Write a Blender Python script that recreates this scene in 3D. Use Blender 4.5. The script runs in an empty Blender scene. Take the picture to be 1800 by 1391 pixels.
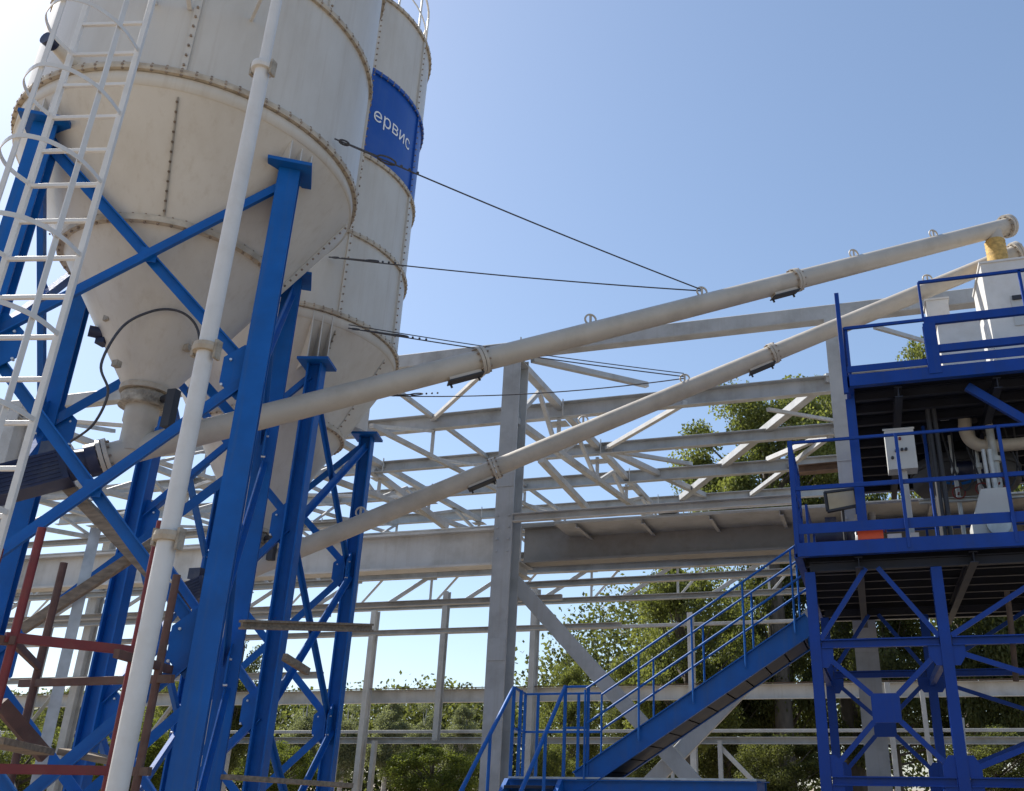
import bpy, bmesh, math, random
import numpy as np
from mathutils import Vector, Matrix

random.seed(4)
rng = np.random.default_rng(7)
R = math.radians
scene = bpy.context.scene
col = scene.collection

# ------------------------------------------------------------------ camera, sky, sun, exposure
FPX, CX, CY = 1600.0, 1060.0, 695.5            # focal length and optical centre, in photo pixels (1800 x 1391)
PITCH, ROLL, YAW = R(23.05), R(0.7), R(15.9)
EYE = Vector((0, 0, 1.6))
fw = Vector((-math.sin(YAW) * math.cos(PITCH), math.cos(YAW) * math.cos(PITCH), math.sin(PITCH)))
rt0 = Vector((math.cos(YAW), math.sin(YAW), 0))
up0 = rt0.cross(fw)
RT = math.cos(ROLL) * rt0 + math.sin(ROLL) * up0
UP = -math.sin(ROLL) * rt0 + math.cos(ROLL) * up0
cam_data = bpy.data.cameras.new('camera')
cam = bpy.data.objects.new('camera', cam_data)
col.objects.link(cam)
cam.matrix_world = Matrix(((RT.x, UP.x, -fw.x, EYE.x), (RT.y, UP.y, -fw.y, EYE.y),
                           (RT.z, UP.z, -fw.z, EYE.z), (0, 0, 0, 1)))
cam_data.sensor_width = 36
cam_data.sensor_fit = 'HORIZONTAL'
cam_data.lens = FPX / 1800 * 36
cam_data.shift_x = -(CX - 900) / 1800
cam_data.clip_start = 0.1
cam_data.clip_end = 3000
scene.camera = cam

SUN_AZ, SUN_EL = R(-72), R(46)                 # azimuth from +Y, clockwise
sun_dir = Vector((math.sin(SUN_AZ) * math.cos(SUN_EL), math.cos(SUN_AZ) * math.cos(SUN_EL), math.sin(SUN_EL)))
world = bpy.data.worlds.new('World')
scene.world = world
world.use_nodes = True
wn = world.node_tree.nodes
bg = wn['Background']
sky = wn.new('ShaderNodeTexSky')
sky.sky_type = 'NISHITA'
sky.sun_disc = False
sky.sun_elevation = SUN_EL
sky.sun_rotation = SUN_AZ
sky.altitude = 100
sky.air_density = 1.0
sky.dust_density = 0.85
sky.ozone_density = 4.5
air = wn.new('ShaderNodeGamma')                # hazy summer air: a flatter sky than the clear-air model
air.inputs['Gamma'].default_value = 0.78
world.node_tree.links.new(sky.outputs[0], air.inputs[0])
world.node_tree.links.new(air.outputs[0], bg.inputs[0])
bg.inputs[1].default_value = 0.14
sl = bpy.data.lights.new('sun', 'SUN')
sl.energy = 4.4
sl.angle = R(0.53)
sl.color = (1.0, 0.95, 0.87)
sun = bpy.data.objects.new('sun', sl)
col.objects.link(sun)
sun.location = (-20, 10, 40)
sun.rotation_euler = sun_dir.to_track_quat('Z', 'Y').to_euler()
scene.view_settings.view_transform = 'Standard'
scene.view_settings.look = 'None'
scene.view_settings.gamma = 1
scene.view_settings.use_curve_mapping = False
scene.view_settings.exposure = 0.90
scene.render.engine = 'CYCLES'
scene.cycles.max_bounces = 8
scene.cycles.diffuse_bounces = 5

# ------------------------------------------------------------------ where a photo pixel's sight line meets a plane of the place
def ray(x, y):
    return RT * ((x - CX) / FPX) - UP * ((y - CY) / FPX) + fw
def at(x, y, X=None, Y=None, Z=None, D=None):
    d = ray(x, y)
    if X is not None: s = (X - EYE.x) / d.x
    elif Y is not None: s = (Y - EYE.y) / d.y
    elif Z is not None: s = (Z - EYE.z) / d.z
    else: s = D / math.hypot(d.x, d.y)
    return EYE + d * s
def px_size(n, P):
    return n * (Vector(P) - EYE).dot(fw) / FPX
def on_cyl(x, y, A, r):
    d = ray(x, y); ox, oy = EYE.x - A[0], EYE.y - A[1]
    a = d.x**2 + d.y**2; b = 2 * (ox * d.x + oy * d.y); c = ox**2 + oy**2 - r * r
    s = (-b - math.sqrt(max(b * b - 4 * a * c, 0))) / (2 * a)
    return EYE + d * s

# ------------------------------------------------------------------ materials
def mat(name, base, rough=0.5, metal=0.0, var=0.12, scale=6.0, dirt=None, dirt_amt=0.0, dirt_scale=2.0,
        stretch=(1, 1, 1), bump=0.0, bump_scale=40, spec=0.5, coords='Object', streak=None, streak_amt=0.3, chips=None, chip_at=0.68):
    m = bpy.data.materials.new(name)
    m.use_nodes = True
    n, l = m.node_tree.nodes, m.node_tree.links
    b = n['Principled BSDF']
    b.inputs['Roughness'].default_value = rough
    b.inputs['Metallic'].default_value = metal
    b.inputs['Specular IOR Level'].default_value = spec
    tc = n.new('ShaderNodeTexCoord')
    mp = n.new('ShaderNodeMapping'); mp.inputs['Scale'].default_value = stretch
    l.new(tc.outputs[coords], mp.inputs[0])
    nz = n.new('ShaderNodeTexNoise'); nz.inputs['Scale'].default_value = scale; nz.inputs['Detail'].default_value = 6
    l.new(mp.outputs[0], nz.inputs[0])
    rp = n.new('ShaderNodeValToRGB')
    rp.color_ramp.elements[0].position = 0.3; rp.color_ramp.elements[1].position = 0.7
    rp.color_ramp.elements[0].color = [max(c * (1 - var), 0) for c in base] + [1]
    rp.color_ramp.elements[1].color = [min(c * (1 + var), 1) for c in base] + [1]
    l.new(nz.outputs['Fac'], rp.inputs[0])
    out = rp.outputs[0]
    if dirt:
        n2 = n.new('ShaderNodeTexNoise'); n2.inputs['Scale'].default_value = dirt_scale; n2.inputs['Detail'].default_value = 9
        n2.inputs['Roughness'].default_value = 0.65
        l.new(mp.outputs[0], n2.inputs[0])
        r2 = n.new('ShaderNodeValToRGB')
        r2.color_ramp.elements[0].position = 0.48; r2.color_ramp.elements[1].position = 0.72
        r2.color_ramp.elements[0].color = (0, 0, 0, 1); r2.color_ramp.elements[1].color = (dirt_amt,) * 3 + (1,)
        l.new(n2.outputs['Fac'], r2.inputs[0])
        mx = n.new('ShaderNodeMixRGB'); mx.inputs[2].default_value = list(dirt) + [1]
        l.new(r2.outputs[0], mx.inputs[0]); l.new(out, mx.inputs[1]); out = mx.outputs[0]
    if streak:
        m2 = n.new('ShaderNodeMapping'); m2.inputs['Scale'].default_value = (7, 7, 0.22)
        l.new(tc.outputs[coords], m2.inputs[0])
        n4 = n.new('ShaderNodeTexNoise'); n4.inputs['Scale'].default_value = 1.6; n4.inputs['Detail'].default_value = 7; n4.inputs['Roughness'].default_value = 0.7
        l.new(m2.outputs[0], n4.inputs[0])
        r4 = n.new('ShaderNodeValToRGB'); r4.color_ramp.elements[0].position = 0.52; r4.color_ramp.elements[1].position = 0.74
        r4.color_ramp.elements[0].color = (0, 0, 0, 1); r4.color_ramp.elements[1].color = (streak_amt,) * 3 + (1,)
        l.new(n4.outputs['Fac'], r4.inputs[0])
        x4 = n.new('ShaderNodeMixRGB'); x4.inputs[2].default_value = list(streak) + [1]
        l.new(r4.outputs[0], x4.inputs[0]); l.new(out, x4.inputs[1]); out = x4.outputs[0]
    if chips:
        n5 = n.new('ShaderNodeTexNoise'); n5.inputs['Scale'].default_value = 11; n5.inputs['Detail'].default_value = 8; n5.inputs['Roughness'].default_value = 0.75
        l.new(tc.outputs[coords], n5.inputs[0])
        r5 = n.new('ShaderNodeValToRGB'); r5.color_ramp.elements[0].position = chip_at; r5.color_ramp.elements[1].position = chip_at + 0.03
        r5.color_ramp.elements[0].color = (0, 0, 0, 1); r5.color_ramp.elements[1].color = (0.85, 0.85, 0.85, 1)
        l.new(n5.outputs['Fac'], r5.inputs[0])
        x5 = n.new('ShaderNodeMixRGB'); x5.inputs[2].default_value = list(chips) + [1]
        l.new(r5.outputs[0], x5.inputs[0]); l.new(out, x5.inputs[1]); out = x5.outputs[0]
    l.new(out, b.inputs['Base Color'])
    rr = n.new('ShaderNodeMapRange'); rr.inputs['To Min'].default_value = rough * 0.8; rr.inputs['To Max'].default_value = min(rough * 1.25, 1)
    l.new(nz.outputs['Fac'], rr.inputs[0]); l.new(rr.outputs[0], b.inputs['Roughness'])
    if bump:
        n3 = n.new('ShaderNodeTexNoise'); n3.inputs['Scale'].default_value = bump_scale; n3.inputs['Detail'].default_value = 5
        l.new(tc.outputs[coords], n3.inputs[0])
        bp = n.new('ShaderNodeBump'); bp.inputs['Strength'].default_value = bump; bp.inputs['Distance'].default_value = 0.02
        l.new(n3.outputs['Fac'], bp.inputs['Height']); l.new(bp.outputs[0], b.inputs['Normal'])
    return m

M_SILO = mat('silo_paint', (0.56, 0.535, 0.49), 0.42, streak=(0.33, 0.26, 0.18), streak_amt=0.30, chips=(0.22, 0.14, 0.08), chip_at=0.73, var=0.05, scale=1.2, dirt=(0.36, 0.31, 0.24), dirt_amt=0.4, dirt_scale=1.1, stretch=(1, 1, 0.35), bump=0.10, bump_scale=2.2)
M_RING = mat('ring_primer', (0.46, 0.405, 0.325), 0.7, var=0.2, scale=9, dirt=(0.26, 0.18, 0.11), dirt_amt=0.7, dirt_scale=4)
M_SEAM = mat('seam_paint', (0.54, 0.51, 0.46), 0.5, var=0.06, scale=4)
M_BOLT = mat('dark_bolt', (0.26, 0.20, 0.15), 0.6, var=0.3)
M_ZINC = mat('zinc_bolt', (0.62, 0.63, 0.64), 0.4, metal=0.6, var=0.1)
M_BLUE = mat('blue_paint', (0.002, 0.100, 0.38), 0.45, spec=0.3, streak=(0.06, 0.11, 0.21), streak_amt=0.42, chips=(0.14, 0.08, 0.05), chip_at=0.675, var=0.12, scale=4, dirt=(0.012, 0.075, 0.24), dirt_amt=0.5, dirt_scale=3, bump=0.05, bump_scale=30)
M_BLUE2 = mat('deep_blue_paint', (0.001, 0.042, 0.27), 0.45, spec=0.3, streak=(0.03, 0.055, 0.15), streak_amt=0.4, chips=(0.11, 0.07, 0.05), chip_at=0.68, var=0.12, scale=4, dirt=(0.008, 0.035, 0.15), dirt_amt=0.4, dirt_scale=3, bump=0.05, bump_scale=30)
M_NAVY = mat('navy_motor_paint', (0.012, 0.018, 0.055), 0.45, var=0.25, scale=5, dirt=(0.12, 0.11, 0.10), dirt_amt=0.5, dirt_scale=4)
M_BAND = mat('blue_band_paint', (0.003, 0.070, 0.36), 0.4, streak=(0.05, 0.12, 0.30), streak_amt=0.4, var=0.10, scale=2, dirt=(0.08, 0.12, 0.25), dirt_amt=0.3)
M_LETTER = mat('white_lettering', (0.8, 0.8, 0.8), 0.5, var=0.02)
M_WHITE = mat('white_paint', (0.64, 0.63, 0.61), 0.45, chips=(0.25, 0.18, 0.12), chip_at=0.73, var=0.05, scale=5, dirt=(0.45, 0.40, 0.33), dirt_amt=0.4, dirt_scale=3, bump=0.03)
M_TUBE = mat('conveyor_paint', (0.47, 0.43, 0.37), 0.42, chips=(0.20, 0.13, 0.08), chip_at=0.71, var=0.06, scale=3, dirt=(0.28, 0.24, 0.19), dirt_amt=0.5, dirt_scale=2.2, bump=0.03)
M_DIRTY = mat('cement_caked_metal', (0.40, 0.35, 0.28), 0.9, var=0.35, scale=14, dirt=(0.10, 0.08, 0.06), dirt_amt=0.9, dirt_scale=8, bump=0.7, bump_scale=30)
M_GREY = mat('grey_primer_steel', (0.41, 0.415, 0.415), 0.55, streak=(0.25, 0.20, 0.15), streak_amt=0.3, chips=(0.22, 0.13, 0.08), chip_at=0.72, var=0.10, scale=2.5, dirt=(0.20, 0.19, 0.17), dirt_amt=0.6, dirt_scale=1.5, bump=0.05)
M_PALE = mat('pale_primer_and_lit_steel', (0.52, 0.515, 0.50), 0.55, streak=(0.30, 0.24, 0.18), streak_amt=0.3, chips=(0.25, 0.15, 0.09), chip_at=0.72, var=0.08, scale=2.5, dirt=(0.26, 0.24, 0.20), dirt_amt=0.5, dirt_scale=1.5)
M_GALV = mat('galvanised_steel', (0.46, 0.48, 0.48), 0.4, metal=0.35, var=0.2, scale=9)
M_RUSTY = mat('brown_steel', (0.10, 0.062, 0.042), 0.8, var=0.35, scale=8)
M_RED = mat('red_scaffold_paint', (0.17, 0.018, 0.020), 0.55, var=0.25, scale=6, dirt=(0.12, 0.05, 0.035), dirt_amt=0.7, dirt_scale=5)
M_BROWN = mat('dull_brown_paint', (0.115, 0.055, 0.042), 0.7, var=0.3, scale=7, dirt=(0.16, 0.12, 0.09), dirt_amt=0.6, dirt_scale=5)
M_WOOD = mat('weathered_timber', (0.22, 0.17, 0.12), 0.85, var=0.35, scale=5, stretch=(1, 6, 6), bump=0.3, bump_scale=25)
M_WIRE = mat('steel_wire', (0.07, 0.07, 0.08), 0.5, metal=0.4, var=0.3, scale=40)
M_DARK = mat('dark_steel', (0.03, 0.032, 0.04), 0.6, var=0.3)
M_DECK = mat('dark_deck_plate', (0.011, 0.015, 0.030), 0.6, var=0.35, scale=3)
M_HOSE = mat('yellow_canvas_hose', (0.50, 0.33, 0.11), 0.8, var=0.35, scale=16, bump=0.3)
M_ORANGE = mat('orange_paint', (0.75, 0.09, 0.015), 0.45, var=0.1)
M_LENS = mat('lamp_lens', (0.42, 0.35, 0.22), 0.25, var=0.1)
M_CAB = mat('cabinet_paint', (0.50, 0.51, 0.50), 0.45, var=0.04)
M_GROUND = mat('sandy_ground', (0.30, 0.235, 0.165), 0.95, var=0.25, scale=0.6, dirt=(0.15, 0.13, 0.10), dirt_amt=0.8, dirt_scale=0.25, bump=0.4, bump_scale=4)
M_BARK = mat('bark', (0.10, 0.085, 0.07), 0.9, var=0.4, scale=5, stretch=(1, 1, 0.3))
M_BIRCH = mat('birch_bark', (0.42, 0.40, 0.37), 0.8, var=0.4, scale=4, stretch=(1, 1, 3))

def leaf_mat(name, c1, c2):
    m = bpy.data.materials.new(name); m.use_nodes = True
    n, l = m.node_tree.nodes, m.node_tree.links
    b = n['Principled BSDF']; b.inputs['Roughness'].default_value = 0.6; b.inputs['Specular IOR Level'].default_value = 0.25
    g = n.new('ShaderNodeNewGeometry'); tc = n.new('ShaderNodeTexCoord')
    nz = n.new('ShaderNodeTexNoise'); nz.inputs['Scale'].default_value = 2.2; nz.inputs['Detail'].default_value = 3
    l.new(tc.outputs['Object'], nz.inputs[0])
    a = n.new('ShaderNodeMath'); a.operation = 'MULTIPLY_ADD'; a.inputs[1].default_value = 0.45
    sc = n.new('ShaderNodeMapRange'); sc.inputs['From Min'].default_value = 0.33; sc.inputs['From Max'].default_value = 0.67; sc.inputs['To Max'].default_value = 0.55
    l.new(nz.outputs['Fac'], sc.inputs[0]); l.new(g.outputs['Random Per Island'], a.inputs[0]); l.new(sc.outputs[0], a.inputs[2])
    rp = n.new('ShaderNodeValToRGB')
    rp.color_ramp.elements[0].color = list(c1) + [1]; rp.color_ramp.elements[1].color = list(c2) + [1]
    l.new(a.outputs[0], rp.inputs[0])
    l.new(rp.outputs[0], b.inputs['Base Color'])
    t = n.new('ShaderNodeBsdfTranslucent'); mx = n.new('ShaderNodeMixShader'); mx.inputs[0].default_value = 0.5
    br = n.new('ShaderNodeMixRGB'); br.blend_type = 'MULTIPLY'; br.inputs[0].default_value = 1; br.inputs[2].default_value = (1.45, 1.45, 0.8, 1)
    l.new(rp.outputs[0], br.inputs[1]); l.new(br.outputs[0], t.inputs[0])
    l.new(b.outputs[0], mx.inputs[1]); l.new(t.outputs[0], mx.inputs[2])
    l.new(mx.outputs[0], n['Material Output'].inputs[0])
    return m
M_LEAF = leaf_mat('leaves_mid_green', (0.068, 0.086, 0.026), (0.215, 0.235, 0.085))
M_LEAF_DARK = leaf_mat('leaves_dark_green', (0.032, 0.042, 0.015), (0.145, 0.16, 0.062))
M_LEAF_PALE = leaf_mat('leaves_silvery_green', (0.09, 0.105, 0.065), (0.25, 0.27, 0.18))
M_LEAF_LIME = leaf_mat('leaves_yellow_green', (0.065, 0.085, 0.018), (0.17, 0.20, 0.05))

# ------------------------------------------------------------------ mesh builder
def P_box(w, h, c=0.06):
    k = c * min(w, h); a, b = w / 2, h / 2
    return [(-a + k, -b), (a - k, -b), (a, -b + k), (a, b - k), (a - k, b), (-a + k, b), (-a, b - k), (-a, -b + k)]
def P_I(w, h, tf=None, tw=None):
    tf = tf or h * 0.08; tw = tw or w * 0.07
    a, b, t = w / 2, h / 2, tw / 2
    return [(-a, -b), (a, -b), (a, -b + tf), (t, -b + tf), (t, b - tf), (a, b - tf), (a, b), (-a, b), (-a, b - tf), (-t, b - tf), (-t, -b + tf), (-a, -b + tf)]
def P_L(w, h, t=None):
    t = t or 0.12 * min(w, h); a, b = w / 2, h / 2
    return [(-a, -b), (a, -b), (a, -b + t), (-a + t, -b + t), (-a + t, b), (-a, b)]
def P_C(w, h, t=None):
    t = t or 0.1 * min(w, h); a, b = w / 2, h / 2
    return [(-a, -b), (a, -b), (a, -b + t), (-a + t, -b + t), (-a + t, b - t), (a, b - t), (a, b), (-a, b)]

class MB:
    def __init__(s): s.v = []; s.f = []; s.s = []
    def add(s, vs, fs, smooth=False):
        o = len(s.v); s.v += [tuple(v) for v in vs]
        for f in fs:
            s.f.append([i + o for i in f]); s.s.append(smooth)
        return s
    def prism(s, p, q, prof, ref=(0, 0, 1)):
        p, q = Vector(p), Vector(q); d = (q - p).normalized(); r = Vector(ref)
        if abs(d.dot(r.normalized())) > 0.98: r = Vector((0, 1, 0)) if abs(d.y) < 0.9 else Vector((1, 0, 0))
        a = d.cross(r).normalized(); b = a.cross(d).normalized()
        n = len(prof)
        vs = [p + a * x + b * y for x, y in prof] + [q + a * x + b * y for x, y in prof]
        fs = [[i, (i + 1) % n, n + (i + 1) % n, n + i] for i in range(n)] + [list(range(n))[::-1], list(range(n, 2 * n))]
        return s.add(vs, fs)
    def box(s, lo, hi):
        (x0, y0, z0), (x1, y1, z1) = lo, hi
        vs = [(x0, y0, z0), (x1, y0, z0), (x1, y1, z0), (x0, y1, z0), (x0, y0, z1), (x1, y0, z1), (x1, y1, z1), (x0, y1, z1)]
        return s.add(vs, [[3, 2, 1, 0], [4, 5, 6, 7], [0, 1, 5, 4], [1, 2, 6, 5], [2, 3, 7, 6], [3, 0, 4, 7]])
    def tube(s, p, q, r, r2=None, n=12, caps=True):
        p, q = Vector(p), Vector(q); r2 = r if r2 is None else r2
        d = (q - p).normalized(); a = d.orthogonal().normalized(); b = d.cross(a)
        vs = []
        for c, rr in ((p, r), (q, r2)):
            vs += [c + (a * math.cos(2 * math.pi * i / n) + b * math.sin(2 * math.pi * i / n)) * rr for i in range(n)]
        s.add(vs, [[i, (i + 1) % n, n + (i + 1) % n, n + i] for i in range(n)], True)
        if caps: s.add(vs, [list(range(n))[::-1], list(range(n, 2 * n))])
        return s
    def path(s, pts, r, n=8, closed=False):
        pts = [Vector(p) for p in pts]; m = len(pts); vs = []; a = None
        for i, p in enumerate(pts):
            d = ((pts[(i + 1) % m] if (closed or i < m - 1) else p) - (pts[i - 1] if (closed or i > 0) else p)).normalized()
            a = (d.orthogonal() if a is None else a - d * a.dot(d)).normalized(); b = d.cross(a)
            vs += [p + (a * math.cos(2 * math.pi * k / n) + b * math.sin(2 * math.pi * k / n)) * r for k in range(n)]
        fs = []
        for i in range(m if closed else m - 1):
            j = (i + 1) % m
            fs += [[i * n + k, i * n + (k + 1) % n, j * n + (k + 1) % n, j * n + k] for k in range(n)]
        return s.add(vs, fs, True)
    def lathe(s, A, prof, n=64, smooth=True, a0=0.0, a1=None):
        full = a1 is None; a1 = 2 * math.pi if full else a1
        m = n if full else n + 1
        angs = [a0 + (a1 - a0) * i / n for i in range(m)]
        k = len(prof); vs = []
        for t in angs: vs += [(A[0] + r * math.cos(t), A[1] + r * math.sin(t), z) for r, z in prof]
        for j in range(k - 1):
            sm = smooth
            s_f = []
            for i in range(n):
                i2 = (i + 1) % m
                s_f.append([i * k + j, i2 * k + j, i2 * k + j + 1, i * k + j + 1])
            if j == 0: s.add(vs, s_f, sm); base = len(s.v) - len(vs)
            else:
                for f in s_f: s.f.append([q + base for q in f]); s.s.append(sm)
        return s
    def plate(s, pts, thick, nrm):
        nrm = Vector(nrm).normalized() * thick / 2; n = len(pts)
        vs = [Vector(p) - nrm for p in pts] + [Vector(p) + nrm for p in pts]
        return s.add(vs, [list(range(n))[::-1], list(range(n, 2 * n))] + [[i, (i + 1) % n, n + (i + 1) % n, n + i] for i in range(n)])
    def ball(s, c, r, n=8, sc=(1, 1, 1)):
        vs, fs = [], []
        for i in range(n + 1):
            th = math.pi * i / n
            for k in range(2 * n):
                ph = math.pi * k / n
                vs.append((c[0] + sc[0] * r * math.sin(th) * math.cos(ph), c[1] + sc[1] * r * math.sin(th) * math.sin(ph), c[2] + sc[2] * r * math.cos(th)))
        for i in range(n):
            for k in range(2 * n):
                a, b = i * 2 * n + k, i * 2 * n + (k + 1) % (2 * n)
                fs.append([a, a + 2 * n, b + 2 * n, b])
        return s.add(vs, fs, True)

def world_loc(o):
    v = Vector((0, 0, 0))
    while o is not None: v += o.location; o = o.parent
    return v
def part(name, mb, m, parent=None, label=None, stuff=False):
    me = bpy.data.meshes.new(name)
    vs = [Vector(v) for v in mb.v]
    lo = Vector((min(v.x for v in vs), min(v.y for v in vs), min(v.z for v in vs)))
    hi = Vector((max(v.x for v in vs), max(v.y for v in vs), max(v.z for v in vs)))
    org = Vector(((lo.x + hi.x) / 2, (lo.y + hi.y) / 2, lo.z))
    me.from_pydata([v - org for v in vs], [], mb.f)
    me.polygons.foreach_set('use_smooth', mb.s)
    bm = bmesh.new(); bm.from_mesh(me); bmesh.ops.recalc_face_normals(bm, faces=bm.faces); bm.to_mesh(me); bm.free()
    me.materials.append(m); me.update()
    o = bpy.data.objects.new(name, me); col.objects.link(o)
    if parent is not None:
        o.parent = parent; o.location = org - world_loc(parent)
    else: o.location = org
    if label: o['label'] = label
    if stuff: o['kind'] = 'stuff'
    return o
def tag(o, label, cat, group=None):
    o['label'] = label; o['category'] = cat
    if group: o['group'] = group
    return o
def thing(name, label, cat, loc, group=None):
    o = bpy.data.objects.new(name, None); o.empty_display_size = 0.2
    col.objects.link(o); o.location = loc
    return tag(o, label, cat, group)

V = Vector
def lerp(a, b, t): return V(a) + (V(b) - V(a)) * t

def smooth_path(P, n=8):
    out = []
    for i in range(len(P) - 1):
        p0, p1, p2, p3 = P[max(i - 1, 0)], P[i], P[i + 1], P[min(i + 2, len(P) - 1)]
        for k in range(n):
            t = k / n
            out.append(0.5 * ((2 * p1) + (p2 - p0) * t + (2 * p0 - 5 * p1 + 4 * p2 - p3) * t * t + (3 * p1 - p0 - 3 * p2 + p3) * t ** 3))
    return out + [P[-1]]
# ------------------------------------------------------------------ ground
def make_ground():
    mb = MB(); n = 60; ext = 600.0
    xs = np.sign(np.linspace(-1, 1, n)) * np.abs(np.linspace(-1, 1, n)) ** 2.5 * ext
    vs = [(x, y, 0.04 * math.sin(x * 0.9 + 1) * math.cos(y * 0.7) * (1 if abs(x) + abs(y) < 120 else 0) - 0.04) for y in xs for x in xs]
    mb.add(vs, [[j * n + i, j * n + i + 1, (j + 1) * n + i + 1, (j + 1) * n + i] for j in range(n - 1) for i in range(n - 1)], True)
    o = part('ground', mb, M_GROUND); o['kind'] = 'structure'
make_ground()

# ------------------------------------------------------------------ steel frame hall
hall = thing('steel_frame_building', 'unfinished grey steel frame hall standing behind the silos and the blue tower', 'building', (-6, 20, 0))
def hb(name, a, b, t, Y0, Y1=None, kind='box', w=None, m=None, ref=(0, 0, 1)):
    """a member of the hall seen between two photo points, t pixels deep, on wall/roof lines Y0..Y1"""
    p, q = at(*a, Y=Y0), at(*b, Y=Y0 if Y1 is None else Y1)
    h = px_size(t, (p + q) / 2); w = w or h
    prof = {'box': P_box, 'I': P_I, 'C': P_C, 'L': P_L}[kind](w, h)
    return part(name, MB().prism(p, q, prof, ref), m or M_GREY, hall)
def hw(name, p, q, prof, m=None, ref=(0, 0, 1)):
    return part(name, MB().prism(p, q, prof, ref), m or M_GREY, hall)

YF, YB = 14.0, 26.0
PUR_Y = [14.0, 16.5, 19.35, 22.1, 25.6]
PUR_Z = [8.86, 8.66, 8.80, 8.98, 9.30]
FRAME_X = [-22.5, -16.9, -11.26, -5.63, 0.0, 5.63]
for X in FRAME_X:
    c = hw('column', (X, YF, 0), (X, YF, 8.70), P_I(0.32, 0.42, 0.03, 0.02), ref=(0, 1, 0))
    part('base_plate', MB().box((X - 0.28, YF - 0.33, 0), (X + 0.28, YF + 0.33, 0.03)), M_GREY, c)
    for z in (3.35, 6.2):
        part('splice_plate', MB().box((X - 0.155, YF - 0.224, z), (X + 0.155, YF - 0.211, z + 0.34)), M_GREY, c)
    # roof truss running back from the column
    top = [V((X, y, z - 0.20)) for y, z in zip(PUR_Y, PUR_Z)]
    bot = [V((X, y, z - 1.05)) for y, z in zip(PUR_Y, (8.55, 8.75, 9.05, 9.4, 9.75))]
    hw('truss_top_chord', top[0], top[-1], P_box(0.16, 0.14))
    hw('truss_bottom_chord', bot[0] , bot[-1], P_box(0.14, 0.12))
    for i in range(4):
        hw('truss_bar', bot[i], lerp(top[i], top[i + 1], 0.5), P_box(0.08, 0.08))
        hw('truss_bar', lerp(top[i], top[i + 1], 0.5), bot[i + 1], P_box(0.08, 0.08))
        hw('truss_bar', bot[i + 1], top[i + 1], P_box(0.07, 0.07))
for X in (-8.45, -14.1, -19.7):
    top = [V((X, y, z - 0.20)) for y, z in zip(PUR_Y, PUR_Z)]
    bot = [V((X, y, z - 0.95)) for y, z in zip(PUR_Y, (8.6, 8.8, 9.1, 9.4, 9.75))]
    hw('truss_top_chord', top[0], top[-1], P_box(0.09, 0.09)); hw('truss_bottom_chord', bot[0], bot[-1], P_box(0.09, 0.09))
    for i in range(4):
        hw('truss_bar', bot[i], top[i + 1], P_box(0.06, 0.06), M_PALE)
        hw('truss_bar', bot[i + 1], top[i + 1], P_box(0.06, 0.06))
# roof purlins along the hall
XL, XR = -24.0, 7.5
hw('purlin', (XL, 14.0, 8.86), (XR, 14.0, 8.86), P_box(0.22, 0.27), M_GREY)
for y, z, h in zip(PUR_Y[1:], PUR_Z[1:], (0.34, 0.27, 0.31, 0.30)):
    hw('purlin', (XL, y, z), (XR, y, z), P_C(0.16, h), M_GREY)
# crane girders and the lower longitudinal beams
zg = at(850, 965, Y=14.75).z
M_GIRDER_SHADE = mat('shaded_girder_steel', (0.24, 0.232, 0.22), 0.6, var=0.15, scale=2, dirt=(0.12, 0.09, 0.07), dirt_amt=0.6)  # shade under the walkway plate, put into the right girder's darker colour
hw('crane_girder', (XL, 14.75, zg), (-5.66, 14.75, zg), P_I(0.34, 0.66, 0.04, 0.03), M_PALE)
hw('crane_girder', (-5.60, 14.75, zg), (XR, 14.75, zg), P_I(0.34, 0.66, 0.04, 0.03), M_GIRDER_SHADE)
hw('crane_rail', (XL, 14.75, zg + 0.37), (XR, 14.75, zg + 0.37), P_I(0.07, 0.08, 0.02, 0.02), M_GREY)
for X in FRAME_X:
    hw('bracket', (X, 14.215, zg - 0.44), (X, 15.0, zg - 0.44), P_I(0.22, 0.2, 0.02, 0.02), M_GREY)
    part('bracket_stiffener', MB().plate([(X, 14.215, zg - 0.56), (X, 14.85, zg - 0.56), (X, 14.215, zg - 0.95)], 0.02, (1, 0, 0)), M_GREY, hall)
hb('eave_beam', (902, 911), (1395, 878), 15, 13.78, None, 'C', 0.12, M_PALE)
pe = at(975, 920, Y=13.9)
part('walkway_plate', MB().box((pe.x, 13.86, pe.z - 0.03), (XR, 14.73, pe.z)), M_GREY, hall, 'flat walkway plate on the crane girder')
for x in np.arange(pe.x + 0.4, XR, 1.1):
    hw('walkway_bearer', (x, 13.88, pe.z - 0.07), (x, 14.7, pe.z - 0.07), P_L(0.06, 0.07), M_GREY)
hb('beam', (905, 979), (1400, 958), 13, 15.6, None, 'C', 0.15, M_GREY)
hb('beam', (905, 1003), (1400, 981), 15, 17.0, None, 'C', 0.15, M_GREY)
hb('beam', (890, 1031), (1400, 1005), 11, 19.0, None, 'C', 0.15, M_GREY)
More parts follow.
